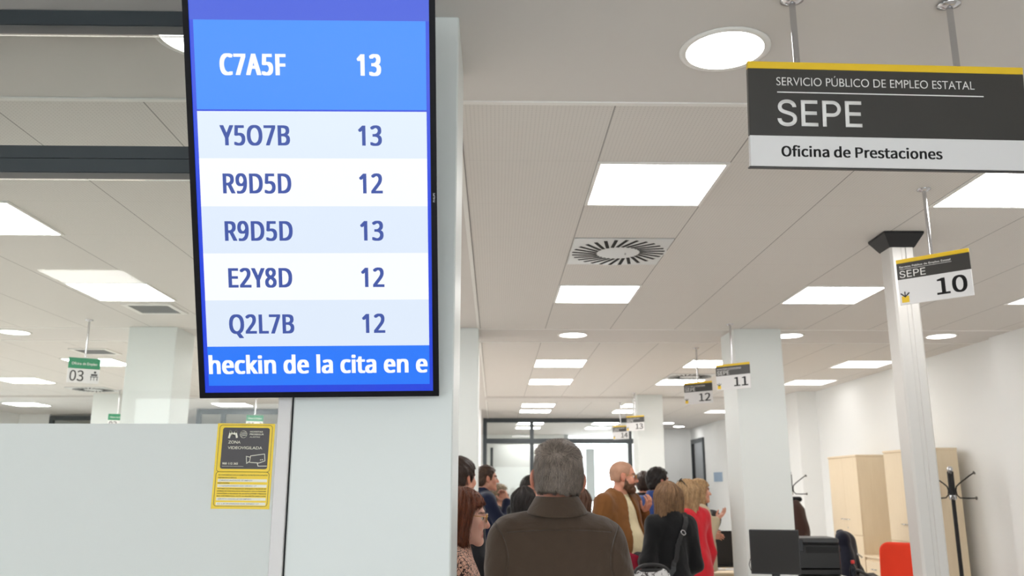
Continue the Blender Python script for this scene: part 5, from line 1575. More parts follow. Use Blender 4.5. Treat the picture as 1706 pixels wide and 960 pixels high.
    if hair_mats:
        bd = tuple(c * 0.9 for c in hair_mats[1])
        paint(inh & (y_ > 0.055) & (np.abs(np.abs(x_) - 0.033) < 0.019) & (np.abs(z_ - 0.0235 + 0.15 * np.abs(np.abs(x_) - 0.03)) < 0.0052), bd, 0.85)
    quad_mesh('body', V, Q, skin_material('skin_%d_%d_%d' % skin_rgb, skin_rgb), root, col=col)
    for sx in (-1, 1):
        e = MB()
        prof = [(0.0125 * math.sin(t_ * math.pi / 10), -0.0125 * math.cos(t_ * math.pi / 10)) for t_ in range(11)]
        e.lathe(prof[:8] , 16, 0, axis='y', cap=False).lathe(prof[7:], 16, 1, axis='y', cap=False)
        eo = e.build('eye', [mat('eye_white', (226, 220, 214), 0.2), mat('eye_iris', (58, 40, 28), 0.15)], root)
        eo.matrix_basis = Matrix.Translation(H(sx * 0.031, 0.0765, 0.0)) @ Matrix(Rh.tolist()).to_4x4() @ Matrix.Scale(hs, 4)

    # ---- hair
    if hair:
        style = hair['style']
        hm = hair_material(*hair_mats)
        HF = Field()
        th = hair.get('t', 0.012)
        hr = np.random.default_rng(seed)

        def loc3(x, y, z):
            a, b, c = x - Hc[0], y - Hc[1], z - Hc[2]
            return ((Rh[0, 0] * a + Rh[1, 0] * b + Rh[2, 0] * c) / hs, (Rh[0, 1] * a + Rh[1, 1] * b + Rh[2, 1] * c) / hs, (Rh[0, 2] * a + Rh[1, 2] * b + Rh[2, 2] * c) / hs)
        if style == 'short':
            q_ = hair.get('shape', (1, 1, 1))
            HF.ell(H(0, -0.014, 0.028), np.array(((0.0765 + th) * q_[0], (0.0985 + th) * q_[1], (0.0885 + th * 1.25) * q_[2])) * hs, Rh, k=0.02)
            HF.ell(H(0, -0.032, -0.030), np.array((0.068 + th * 0.45, 0.066 + th * 0.5, 0.062)) * hs, Rh, k=0.03)
            if hair.get('crown'):
                c_ = hair['crown']
                HF.ell(H(*c_[0]), np.array(c_[1]) * hs, Rh, k=0.03)
            nape = hair.get('nape', -0.086)
            fr_ = hair.get('front', 0.062)

            def line(x, y, z):
                a, b, c = loc3(x, y, z)
                low = np.interp(b, [-0.14, -0.06, -0.034, -0.022, 0.012, 0.020, 0.034, 0.044, fr_, 0.10], [nape, nape + 0.004, -0.052, 0.008, 0.020, -0.020, -0.016, 0.030, 0.062, 0.088])
                return (low - c) * hs * 0.7
            HF.keep(line, 0.006)
            HF.disp(folds(seed, hair.get('rough', 0.003), 120))
            nstr, L_, w_, lf = hair.get('n', 2500), hair.get('len', 0.03), hair.get('w', 0.0011), hair.get('lift', 0.004)

            def comb(Pw):
                l = (Pw - Hc) @ Rh / hs
                top_ = np.clip((l[:, 2] - 0.045) / 0.04, 0, 1)[:, None]
                v = np.array((0, -0.25, -1.0)) * (1 - top_) + np.array((0.25, 0.9, 0.0)) * top_
                return v @ Rh.T
            msk = None
        else:
            L0 = hair.get('L', 0.20)
            wd = hair.get('wide', 1.0)
            HF.ell(H(0, -0.014, 0.030), np.array((0.0765 + th, 0.0985 + th, 0.0885 + th)) * hs, Rh, k=0.02)
            HF.ell(H(0, -0.022, -0.02), np.array((0.088 * wd + th * 0.5, 0.088 + th * 0.4, 0.10)) * hs, Rh, k=0.03)
            for fx in (-0.05, -0.018, 0.018, 0.05):
                HF.cap(H(fx * 1.1, -0.058, 0.02), H(fx * 1.45 * wd, -0.050, -L0 + 0.02), 0.050 * hs, 0.036 * hs, k=0.03)
            for sx in (-1, 1):
                HF.cap(H(sx * 0.074 * wd, 0.006, 0.02), H(sx * 0.082 * wd, hair.get('fwd', 0.012), -L0 + 0.03), 0.027 * hs, 0.024 * hs, k=0.025)
            bang = hair.get('bang', 0.055)
            HF.ell(H(0, 0.085, bang - 0.115), np.array((hair.get('facew', 0.064), 0.075, 0.115)) * hs, Rh, k=0.012, neg=True)
            yb_ = hair.get('edge', (0.016, 0.020, 0.030, 0.048))
            HF.keep(lambda x, y, z: (loc3(x, y, z)[1] - np.interp(loc3(x, y, z)[2], [-0.12, -0.02, 0.02, 0.045, bang + 0.012], [yb_[0], yb_[1], yb_[2], yb_[3], 0.16])) * hs * 0.6, 0.008)
            HF.keep(lambda x, y, z: (-L0 - loc3(x, y, z)[2] + 0.012 * np.sin(60 * loc3(x, y, z)[0] + 1)) * hs * 0.8, 0.02)

            def clump(x, y, z):
                a, b, c = loc3(x, y, z)
                an = np.arctan2(a, b + 0.02)
                return 0.0028 * np.sin(an * 17 + 2.2 * np.sin(c * 26)) + 0.0018 * np.sin(an * 41 + c * 35)
            HF.disp(clump)
            nstr, L_, w_, lf = hair.get('n', 2500), hair.get('len', 0.12), hair.get('w', 0.0014), hair.get('lift', 0.006)

            def comb(Pw):
                l = (Pw - Hc) @ Rh / hs
                v = np.stack([np.sign(l[:, 0]) * np.clip((l[:, 2] - 0.03) * 14, 0, 1), -0.5 * np.clip((l[:, 2] - 0.05) * 12, 0, 1) + 0 * l[:, 0], -np.ones(len(l))], 1)
                return v @ Rh.T
            msk = None
        HV, HQ = HF.skin(hair.get('vox', 0.005))
        if nstr:
            SV, SQ = strands(HF, HV, nstr, comb, L_ * hs, w_, lf, seed + 5)
            if style != 'short':
                pass
            HQ = np.concatenate([HQ, SQ + len(HV)])
            HV = np.concatenate([HV, SV])
        quad_mesh('hair', HV, HQ, hm, root)
    # ---- beard
    if beard:
        BF = Field()
        skull(BF, 0.005)
        BF.ell(H(0, 0.070, -0.104), np.array((0.031, 0.027, 0.025)) * hs, Rh, k=0.02)
        BF.cap(H(-0.020, 0.090, -0.054), H(0.020, 0.090, -0.054), 0.008 * hs, k=0.01)

        def region(x, y, z):
            a, b, c = x - Hc[0], y - Hc[1], z - Hc[2]
            ly = (Rh[0, 1] * a + Rh[1, 1] * b + Rh[2, 1] * c) / hs
            lz = (Rh[0, 2] * a + Rh[1, 2] * b + Rh[2, 2] * c) / hs
            hi_ = np.interp(ly, [-0.2, -0.002, 0.012, 0.045, 0.075, 0.2], [-0.3, -0.10, -0.01, -0.058, -0.046, -0.046])
            return (lz - hi_) * hs * 0.7
        BF.keep(region, 0.006)
        BF.ell(H(0, 0.103, -0.070), np.array((0.020, 0.014, 0.007)) * hs, Rh, k=0.004, neg=True)
        BF.disp(folds(seed + 9, 0.003, 160))
        BV, BQ = BF.skin(0.0045)
        SV, SQ = strands(BF, BV, 1500, lambda Pw: np.tile(np.array((0, 0.25, -1.0)) @ Rh.T, (len(Pw), 1)), 0.010 * hs, 0.0009, 0.002, seed + 8)
        quad_mesh('beard', np.concatenate([BV, SV]), np.concatenate([BQ, SQ + len(BV)]), hair_material(*beard), root)
    # ---- glasses
    if glasses:
        gm, lens = glasses['frame'], glasses['lens']
        gf = MB()
        gz = glasses.get('z', 0.0)
        gy = 0.105
        gk = 2.4 if glasses.get('on_head') else 1.0
        for sx in (-1, 1):
            lp = [(sx * 0.032 + 0.025 * math.cos(t_) * (1 - 0.08 * math.sin(t_)), gy - 0.004 * abs(math.cos(t_)), gz + 0.019 * math.sin(t_)) for t_ in np.linspace(0, 2 * math.pi, 25)]
            gf.tube(lp, 0.0019 * gk, 6, cap=False)
            gf.tube([(sx * 0.057, gy - 0.006, gz + 0.006), (sx * 0.072, 0.070, gz + 0.008), (sx * 0.084, -0.004, gz + 0.010), (sx * 0.084, -0.024, gz - 0.008)], 0.0017 * gk, 6)
        gf.tube([(-0.008, gy, gz + 0.006), (0, gy + 0.003, gz + 0.009), (0.008, gy, gz + 0.006)], 0.0017 * gk, 6)
        go = gf.build('glasses_frame', gm, root)
        M = Matrix.Translation(Hc) @ Matrix(Rh.tolist()).to_4x4() @ Matrix.Scale(hs, 4)
        if glasses.get('on_head'):
            M = M @ Matrix.Translation((0, -0.012, 0.043)) @ Matrix.Rotation(0.95, 4, 'X') @ Matrix.Diagonal((1.12, 1.0, 1.0, 1.0))
        go.matrix_basis = M
        for sx in (-1, 1):
            lo_ = MB().lathe([(0.0235, -0.0008), (0.0235, 0.0008)], 20, c=(sx * 0.032, gy - 0.002, gz), axis='y').build('glasses_lens', lens, go)
            lo_.scale = (1, 1, 1)
    # ---- clothes
    if shirt:
        SF = Field()
        torso(SF, 0.008)
        SF.cap(P(0, -0.012, 1.455), P(0, 0.006, 1.515), 0.068 * s, 0.066 * s, k=0.015)
        SF.keep(lambda x, y, z: (P(0, 0, 0.93)[2] - z), 0.01)
        SF.keep(lambda x, y, z: (z - P(0, 0, 1.512)[2] - 0.55 * np.minimum(0.02, -(y - 0.02)) ), 0.006)
        SF.disp(folds(seed + 2, 0.003, 40))
        sv, sq = SF.skin(0.0085)
        quad_mesh('shirt', sv, sq, shirt, root)
    if top:
        TF = Field()
        t = top.get('t', 0.018)
        torso(TF, t, 0.06)
        hem = top.get('hem', 0.90)
        if hem < 0.92:
            TF.cap(P(0, -0.005, 1.08), P(0, -0.005, max(hem, 0.0) - 0.05), (0.135 * g + t) * s, (0.150 * g + t * 1.6) * s, k=0.08)
        slv = top.get('sleeve', 0.012)
        for side in 'lr':
            arm(TF, side, t * 0.8, slv + 0.006, 0.035, stop=top.get('stop', 0.97))
        if top.get('stand'):
            TF.cap(P(0, -0.016, 1.46), P(0, -0.008, 1.50), 0.075 * s, 0.070 * s, k=0.03)
        hz = P(0, 0, hem)[2]
        TF.keep(lambda x, y, z: hz - z, 0.008)
        TF.disp(folds(seed + 3, top.get('fold', 0.005), top.get('freq', 24)))
        TF.disp(folds(seed + 4, top.get('fold', 0.005) * 0.35, 60))
        ow = top.get('open')
        if ow:
            z0_, z1_ = P(0, 0, 1.50)[2], hz

            def wedge(x, y, z):
                f = np.clip((z0_ - z) / (z0_ - z1_), 0, 1)
                hw = np.interp(f, [0, 0.12, 0.45, 1.0], [ow[0], ow[0], ow[1], ow[2]]) * s
                return np.maximum(np.abs(x - top.get('shift', 0) * s) - hw, -(y - 0.02 * s) ) + 0 * z
            TF.cut(wedge, P(-0.4, 0, 0.4), P(0.4, 0.5, 1.7), 0.006)
            TF.cap(P(0, -0.005, 1.44), P(0, 0.03, 1.60), 0.066 * s, 0.075 * s, k=0.01, neg=True)
        elif top.get('neck'):
            TF.cap(P(0, 0.0, 1.47), P(0, 0.03, 1.62), top['neck'] * s, top['neck'] * 1.1 * s, k=0.012, neg=True)
        tv_, tq = TF.skin(top.get('vox', 0.008))
        garment = quad_mesh(top.get('name', 'jacket'), tv_, tq, top['mat'], root)
        if top.get('collar'):
            c_ = top['collar']
            prof = [(0.066, 0.000), (0.063, 0.040), (0.066, 0.056), (0.072, 0.058), (0.082, 0.036), (0.099, -0.004), (0.104, -0.020), (0.099, -0.024), (0.090, -0.006), (0.076, 0.030), (0.072, 0.036), (0.073, 0.000)]
            gap = c_.get('gap', 0.5)
            n_ = 44
            cv, cf = [], []
            for i in range(n_ + 1):
                th_ = math.pi / 2 + gap + (2 * math.pi - 2 * gap) * i / n_
                fr = max(0, math.sin(th_))
                for r_, h_ in prof:
                    hh_ = h_ * c_.get('h', 1.0)
                    out = 1 + (c_.get('flare', 0.0) * fr if h_ < 0.02 and r_ > 0.08 else 0)
                    drop = 0.052 * fr ** 1.3 + (0.02 * fr if h_ < 0 else 0) + c_.get('side', 0.0) * math.cos(th_) ** 2 * (1 if h_ < 0.02 else 0.3)
                    cv.append(P(r_ * out * 1.06 * math.cos(th_) * c_.get('r', 1.0), -0.014 + r_ * out * math.sin(th_) * c_.get('r', 1.0) + 0.012 * fr, c_.get('z', 1.490) + hh_ - drop))
            m_ = len(prof)
            for i in range(n_):
                for k_ in range(m_):
                    k2 = (k_ + 1) % m_
                    cf.append((i * m_ + k_, i * m_ + k2, (i + 1) * m_ + k2, (i + 1) * m_ + k_))
            cf.append(tuple(range(m_)))
            cf.append(tuple(range(n_ * m_ + m_ - 1, n_ * m_ - 1, -1)))
            co = add('collar', cv, cf, c_.get('mat', top['mat']), garment, smooth=True)
            sb_ = co.modifiers.new('soft', 'SUBSURF')
            sb_.levels = sb_.render_levels = 2
        root['_top'] = 1
        person.fields[root.name] = (TF, s)
    if bottom:
        LF = Field()
        LF.ell(P(0, -0.005, 0.97), np.array((0.160 * (1.06 if female else 1) * (0.5 + 0.5 * g) + 0.012, 0.118 * g + 0.012, 0.14)) * s, k=0.04)
        legs(LF, 0.016, 0.022, 0.04)
        wz = P(0, 0, 1.04)[2]
        LF.keep(lambda x, y, z: z - wz, 0.006)
        LF.keep(lambda x, y, z: 0.05 * s - z, 0.004)
        LF.disp(folds(seed + 6, 0.004, 30))
        lv, lq = LF.skin(0.011)
        quad_mesh('trousers', lv, lq, bottom, root)
    shm = shoes or mat('black_leather', (24, 22, 22), 0.35)
    for sx in (-1, 1):
        XF = Field()
        y0 = 0.43 if sit else -0.03
        XF.cap(P(sx * 0.106, y0 - 0.025, 0.045, False), P(sx * 0.116, y0 + 0.17, 0.036, False), 0.046 * s, 0.038 * s, k=0.02)
        XF.cap(P(sx * 0.106, y0 - 0.01, 0.05, False), P(sx * 0.106, y0 - 0.005, 0.085, False), 0.044 * s, 0.044 * s, k=0.02)
        XF.keep(lambda x, y, z: 0.004 - z, 0.006)
        xv, xq = XF.skin(0.009)
        quad_mesh('shoe', xv, xq, shm, root)
    return root


person.fields = {}
# ------------------------------------------------------------------ the people in the hall
R_ = math.radians


def stand(u, vtop, Y):
    p = at(u, vtop, Y)
    return (p.x, p.y), p.z - 0.016          # the hair stands proud of the skull


def seamed_canvas():
    """olive brown canvas with the stitched yoke and armhole seams of the jacket back"""
    m = cloth('olive_canvas', (74, 60, 49), 0.88, 420, 0.35, 0.12, 6)
    N, L = m.node_tree.nodes, m.node_tree.links
    b = N['Principled BSDF']
    old = b.inputs['Normal'].links[0].from_node
    tc = N.new('ShaderNodeTexCoord')
    sp = N.new('ShaderNodeSeparateXYZ')
    L.new(tc.outputs['Object'], sp.inputs[0])
    ax = math_node(N, L, 'ABSOLUTE', sp.outputs['X'])
    yoke = math_node(N, L, 'ABSOLUTE', math_node(N, L, 'SUBTRACT', math_node(N, L, 'ADD', sp.outputs['Z'], math_node(N, L, 'MULTIPLY', math_node(N, L, 'MULTIPLY', ax, ax), 0.25)), 1.440))
    yoke = math_node(N, L, 'MAXIMUM', yoke, math_node(N, L, 'SUBTRACT', ax, 0.166))
    # armhole: curve from the shoulder tip down and inward
    cx = math_node(N, L, 'ADD', 0.166, math_node(N, L, 'MULTIPLY', math_node(N, L, 'POWER', math_node(N, L, 'ABSOLUTE', math_node(N, L, 'SUBTRACT', sp.outputs['Z'], 1.34)), 2.0), 3.0))
    armh = math_node(N, L, 'ABSOLUTE', math_node(N, L, 'SUBTRACT', ax, cx))
    d = math_node(N, L, 'MINIMUM', yoke, armh)
    fac = N.new('ShaderNodeMapRange')
    fac.interpolation_type = 'SMOOTHSTEP'
    fac.inputs['From Min'].default_value = 0.0
    fac.inputs['From Max'].default_value = 0.006
    L.new(d, fac.inputs['Value'])
    b2 = N.new('ShaderNodeBump')
    b2.inputs['Strength'].default_value = 0.9
    b2.inputs['Distance'].default_value = 0.004
    L.new(fac.outputs['Result'], b2.inputs['Height'])
    L.new(old.outputs['Normal'], b2.inputs['Normal'])
    L.new(b2.outputs['Normal'], b.inputs['Normal'])
    return m


def print_cloth():
    """pink and cream blouse with a small dark animal print"""
    m = cloth('printed_blouse', (206, 168, 150), 0.85)
    N, L = m.node_tree.nodes, m.node_tree.links
    b = N['Principled BSDF']
    tc = N.new('ShaderNodeTexCoord')
    v = N.new('ShaderNodeTexVoronoi')
    v.inputs['Scale'].default_value = 95
    L.new(tc.outputs['Object'], v.inputs['Vector'])
    v2 = N.new('ShaderNodeTexVoronoi')
    v2.feature = 'DISTANCE_TO_EDGE'
    v2.inputs['Scale'].default_value = 62
    L.new(tc.outputs['Object'], v2.inputs['Vector'])
    f1 = math_node(N, L, 'LESS_THAN', v.outputs['Distance'], 0.34)
    f2 = math_node(N, L, 'LESS_THAN', v2.outputs['Distance'], 0.05)
    mx = N.new('ShaderNodeMix')
    mx.data_type = 'RGBA'
    mx.inputs['A'].default_value = (*lin((205, 160, 140)), 1)
    mx.inputs['B'].default_value = (*lin((44, 28, 30)), 1)
    L.new(math_node(N, L, 'MAXIMUM', f1, f2), mx.inputs['Factor'])
    L.new(mx.outputs['Result'], b.inputs['Base Color'])
    return m


W_navy = cloth('navy_suiting', (24, 32, 58), 0.8, 500, 0.2)
W_blue = cloth('blue_suiting', (36, 62, 122), 0.8, 500, 0.2)
W_black = cloth('black_knit', (15, 15, 17), 0.9, 300, 0.3)
W_blackw = cloth('black_wool', (18, 18, 22), 0.9, 300, 0.2)
W_brown = cloth('rust_brown_suede', (112, 72, 34), 0.92, 450, 0.25, 0.14)
W_cream = cloth('cream_cotton', (206, 194, 158), 0.85, 300, 0.3)
W_white = cloth('white_cotton', (222, 226, 232), 0.8, 300, 0.2)
W_lblue = cloth('light_blue_cotton', (176, 198, 222), 0.8, 300, 0.2)
W_red = cloth('scarlet_wool', (192, 24, 38), 0.85, 300, 0.2)
W_beige = cloth('beige_knit', (196, 180, 150), 0.9, 300, 0.3)
W_offw = cloth('off_white_denim', (226, 222, 214), 0.85, 300, 0.25)
W_grey = cloth('charcoal_trouser', (52, 52, 56), 0.85, 300, 0.2)
W_jean = cloth('dark_denim', (38, 46, 66), 0.85, 300, 0.2)
W_darkred = cloth('wine_knit', (94, 24, 30), 0.9, 300, 0.2)
G_gold = mat('thin_gold_frame', (180, 140, 80), 0.3, metal=0.8)
G_dark = mat('dark_acetate', (28, 22, 22), 0.3)
G_lens = glass_material('spectacle_lens', (0.93, 0.95, 0.96))
G_sun = mat('sunglass_lens', (48, 34, 28), 0.12, coat=0.3)

# the man in front, seen from behind
pos, h = stand(926, 731, 2.95)
person('grey-haired man in olive brown jacket seen from behind, closest to the camera', pos, R_(1), h, (206, 140, 116), head=(R_(-2), R_(1), R_(5)), shoulder=0.90, girth=0.94,
       hair=dict(style='short', t=0.008, shape=(0.99, 1.0, 1.0), nape=-0.046, n=15000, len=0.034, w=0.00055, lift=0.007, vox=0.004, rough=0.0022, crown=((-0.008, -0.01, 0.080), (0.070, 0.080, 0.034))),
       hair_mats=('grey_brown_hair', (36, 26, 20), (172, 156, 144)), top=dict(mat=seamed_canvas(), t=0.020, hem=0.80, sleeve=0.016, fold=0.006, freq=17, vox=0.006, stand=True, collar=dict(gap=0.35, z=1.522, h=0.85, r=0.95, side=-0.012)),
       bottom=W_grey, vox=0.005, seed=11)

# the red-haired woman at the column
pos, h = stand(758, 807, 3.45)
person('woman with reddish-brown bob and glasses in printed blouse by the near column', pos, R_(-86), h, (220, 172, 154), female=True, head=(0, R_(-4), 0), girth=1.12, shoulder=0.95,
       hair=dict(style='bob', L=0.135, t=0.012, bang=0.060, n=5000, len=0.11, w=0.0009, fwd=0.0, wide=0.98, facew=0.074, vox=0.0045), hair_mats=('auburn_hair', (58, 26, 16), (138, 76, 48)),
       glasses=dict(frame=G_gold, lens=G_lens), top=dict(name='blouse', mat=print_cloth(), t=0.014, hem=0.84, sleeve=0.012, fold=0.004, vox=0.0075, stand=True), bottom=W_blackw, vox=0.005, seed=21)

# the man half hidden behind the near column
pos, h = stand(762, 761, 5.6)
person('dark-haired man mostly hidden by the near column, above the auburn bob', pos, R_(-48), h, (212, 156, 132), hair=dict(style='short', t=0.016, n=3000, len=0.03, lift=0.005), hair_mats=('dark_brown_hair', (26, 18, 15), (74, 52, 42)),
       shirt=W_white, top=dict(mat=W_blackw, t=0.018, hem=0.80, open=(0.03, 0.05, 0.06), collar=dict(gap=0.7)), bottom=W_grey, seed=31)

# navy suit, hand to the chin
pos, h = stand(806, 774, 8.75)
person('man in navy suit with hand at his chin beside the second-row column', pos, R_(-72), h, (214, 158, 134), head=(R_(-6), 0, 0), shoulder=1.03, girth=1.06,
       hair=dict(style='short', t=0.011, n=2500, len=0.025), hair_mats=('mid_brown_hair', (40, 26, 20), (104, 76, 58)), shirt=W_lblue,
       arms=dict(r=dict(elbow=(0.235, 0.12, 1.17), wrist=(0.075, 0.215, 1.40), d=(-0.35, -0.25, 0.9), t=(-0.6, -0.6, 0.1), n=(-0.3, -0.9, -0.1), curl=0.75),
                 l=dict(elbow=(-0.24, 0.08, 1.14), wrist=(0.05, 0.27, 1.16), d=(1, 0.1, 0.05), t=(0, 0.2, 1), n=(0, -1, 0.1), curl=0.5)),
       top=dict(mat=W_navy, t=0.018, hem=0.78, open=(0.035, 0.05, 0.02), collar=dict(gap=0.75)), bottom=W_navy, seed=41)
pos, h = stand(828, 806, 9.5)
person('fair-haired person in glasses behind the navy-suited man', pos, R_(-80), h, (220, 170, 146), female=True, hair=dict(style='short', t=0.020, n=1500, len=0.04, nape=-0.10), hair_mats=('ash_blonde_hair', (92, 76, 58), (176, 156, 126)),
       glasses=dict(frame=G_dark, lens=G_lens), arms=dict(r=dict(elbow=(0.22, 0.08, 1.12), wrist=(0.16, 0.32, 1.24), d=(-0.1, 0.9, 0.4), t=(-0.8, 0, 0.5), n=(-0.5, 0, 0.8), curl=0.4)),
       top=dict(name='cardigan', mat=W_blackw, t=0.016, hem=0.86, neck=0.07), bottom=W_grey, seed=51)

# the dark pair left of the man in front
pos, h = stand(885, 792, 8.1)
person('black-haired man in dark suit looking down, left of the grey-haired head', pos, R_(162), h, (212, 150, 128), head=(R_(12), R_(-16), R_(4)), hair=dict(style='short', t=0.018, n=2500, len=0.03, lift=0.006), hair_mats=('black_hair', (12, 10, 10), (46, 38, 36)),
       shirt=W_white, top=dict(mat=W_blackw, t=0.018, hem=0.8, open=(0.04, 0.04, 0.02), collar=dict(gap=0.75)), bottom=W_blackw, seed=61)
pos, h = stand(871, 808, 6.9)
person('black-haired woman in black seen from behind, left of the grey-haired man', pos, R_(-25), h, (206, 150, 128), female=True, head=(0, R_(-8), 0), hair=dict(style='bob', L=0.18, t=0.014, n=2500, len=0.12, wide=0.95), hair_mats=('black_hair', (12, 10, 10), (46, 38, 36)),
       top=dict(name='coat', mat=W_blackw, t=0.022, hem=0.6, stand=True), bottom=W_blackw, seed=71)
pos, h = stand(962, 808, 6.4)
person('brown-haired woman in pale top almost hidden behind the grey-haired man', pos, R_(-20), h, (216, 164, 142), female=True, hair=dict(style='bob', L=0.19, t=0.014, n=1200, len=0.12), hair_mats=('chestnut_hair', (52, 32, 24), (112, 76, 56)),
       top=dict(name='blouse', mat=W_white, t=0.015, hem=0.86, neck=0.07), bottom=W_grey, seed=81)

# the bearded man in the brown jacket
pos, h = stand(1030, 765, 7.1)
person('bald bearded man in rust brown jacket and cream shirt, facing right', pos, R_(-134), h, (214, 152, 126), head=(R_(40), R_(-3), 0), girth=1.16, belly=0.05, shoulder=1.08,
       hair=dict(style='short', t=0.0015, n=1600, len=0.006, lift=0.001, rough=0.0, front=0.050, nape=-0.046, w=0.0008), hair_mats=('cropped_brown_hair', (138, 102, 80), (196, 150, 124)),
       beard=('brown_beard', (46, 30, 22), (112, 78, 56)), glasses=dict(frame=G_gold, lens=G_sun), shirt=W_cream,
       arms=dict(l=dict(elbow=(-0.30, -0.03, 1.16), wrist=(-0.215, 0.09, 1.355), d=(0.25, 0.60, 0.65), t=(0.9, -0.1, -0.1), n=(0.2, -0.5, 0.8), curl=0.55)),
       top=dict(mat=W_brown, t=0.026, hem=0.84, open=(0.045, 0.085, 0.12), fold=0.007, freq=18, collar=dict(gap=0.62, flare=0.25, h=0.85)), bottom=W_beige, vox=0.005, seed=91)

# two suits behind him
pos, h = stand(1072, 785, 9.6)
person('dark-haired man in black jacket with white collar behind the bearded man', pos, R_(-20), h, (206, 148, 124), hair=dict(style='short', t=0.016, n=2000, len=0.03), hair_mats=('dark_brown_hair', (26, 18, 15), (74, 52, 42)),
       shirt=W_white, top=dict(mat=W_blackw, t=0.016, hem=0.8, open=(0.035, 0.04, 0.02), collar=dict(gap=0.75, z=1.478)), bottom=W_grey, seed=101)
pos, h = stand(1092, 778, 8.3)
person('dark-haired man in blue suit seen from behind, turned to the right', pos, R_(-55), h, (212, 154, 130), head=(R_(-16), R_(3), 0), shoulder=1.04, girth=1.05, hair=dict(style='short', t=0.015, n=2500, len=0.03, lift=0.006), hair_mats=('black_hair', (12, 10, 10), (46, 38, 36)),
       shirt=W_white, top=dict(mat=W_blue, t=0.018, hem=0.78, open=(0.035, 0.04, 0.02), collar=dict(gap=0.75)), bottom=W_blue, seed=111)

# woman in black with the crossbody bag
pos, h = stand(1113, 800, 6.3)
wl = person('woman in black sweater and white trousers seen from behind, light brown bob', pos, R_(8), h, (214, 160, 136), female=True, head=(R_(14), R_(-2), 0), girth=0.92, shoulder=0.86,
            hair=dict(style='bob', L=0.165, t=0.013, n=6000, len=0.13, w=0.0012, wide=1.05, vox=0.0045), hair_mats=('light_brown_hair', (74, 50, 34), (172, 132, 94)),
            arms=dict(r=dict(elbow=(0.190, -0.02, 1.13), wrist=(0.14, 0.18, 1.02), d=(-0.3, 0.9, 0.1), t=(-0.5, 0, 0.8), n=(-0.8, 0, -0.5), curl=0.5),
                      l=dict(elbow=(-0.200, -0.04, 1.16), wrist=(-0.215, 0.17, 1.17), d=(0.1, 0.9, -0.35), t=(0.2, 0.3, 0.9), n=(0.9, 0, -0.2), curl=0.6)),
            top=dict(name='sweater', mat=W_black, t=0.017, hem=1.005, sleeve=0.014, stand=True, vox=0.0075, fold=0.006), bottom=W_offw, vox=0.0055, seed=121)
wl_pos, wl_yaw, wl_h = pos, R_(8), h

# woman in the red coat and the person beyond her
pos, h = stand(1147, 797, 7.2)
person('long-haired blonde woman in red coat with sunglasses pushed up on her head', pos, R_(38), h, (224, 172, 150), female=True, head=(R_(44), 0, 0), girth=0.92, shoulder=0.92,
       hair=dict(style='bob', L=0.28, t=0.016, n=6000, len=0.17, w=0.0013, wide=1.05, vox=0.005), hair_mats=('golden_blonde_hair', (118, 84, 52), (218, 182, 136)),
       glasses=dict(frame=G_dark, lens=G_sun, on_head=True), top=dict(name='coat', mat=W_red, t=0.022, hem=0.55, sleeve=0.014, stand=True, fold=0.006), bottom=W_blackw, seed=131)
pos, h = stand(1160, 796, 8.45)
person('blond person in beige sleeves gesturing with open hands beyond the red coat', pos, R_(-84), h, (220, 164, 140), female=True, hair=dict(style='bob', L=0.17, t=0.014, n=2000, len=0.10), hair_mats=('golden_blonde_hair', (118, 84, 52), (218, 182, 136)),
       arms=dict(r=dict(elbow=(0.23, 0.02, 1.17), wrist=(0.16, 0.135, 1.36), d=(-0.1, 0.9, 0.65), t=(-0.9, 0, 0.2), n=(-0.2, -0.65, 0.9), curl=0.3),
                 l=dict(elbow=(-0.22, 0.02, 1.15), wrist=(-0.12, 0.16, 1.19), d=(0.1, 0.95, -0.1), t=(0.3, 0, 0.9), n=(0.8, 0, -0.3), curl=0.5)),
       top=dict(name='jumper', mat=W_beige, t=0.016, hem=0.86, neck=0.07, stop=0.9), bottom=W_grey, vox=0.006, seed=141)
pos, h = stand(1188, 852, 11.2)
person('dark-haired person in wine red sitting behind the far desk', pos, R_(100), h + 0.44 * 1.0, (206, 150, 126), hair=dict(style='short', t=0.02, n=1000, len=0.04), hair_mats=('black_hair', (12, 10, 10), (46, 38, 36)),
       top=dict(name='jumper', mat=W_darkred, t=0.016, hem=0.88, neck=0.07), bottom=W_grey, seed=151, sit=True)
# ------------------------------------------------------------------ bags
hb = at(1082, 935, 5.95)
bag = thing('handbag', 'black and white handbag carried by the woman in black', 'bag', (hb.x, 5.95, 0.035), (0, 0, 0.2))
Mb_dark = mat('bag_black_leather', (22, 20, 22), 0.4)


def bag_print():
    m = cloth('bag_print', (206, 204, 206), 0.7)
    N, L = m.node_tree.nodes, m.node_tree.links
    b = N['Principled BSDF']
    tc = N.new('ShaderNodeTexCoord')
    v = N.new('ShaderNodeTexNoise')
    v.inputs['Scale'].default_value = 26
    v.inputs['Distortion'].default_value = 1.5
    L.new(tc.outputs['Object'], v.inputs['Vector'])
    mx = N.new('ShaderNodeMix')
    mx.data_type = 'RGBA'
    mx.inputs['A'].default_value = (*lin((214, 212, 212)), 1)
    mx.inputs['B'].default_value = (*lin((60, 50, 52)), 1)
    L.new(math_node(N, L, 'GREATER_THAN', v.outputs['Fac'], 0.56), mx.inputs['Factor'])
    L.new(mx.outputs['Result'], b.inputs['Base Color'])
    return m


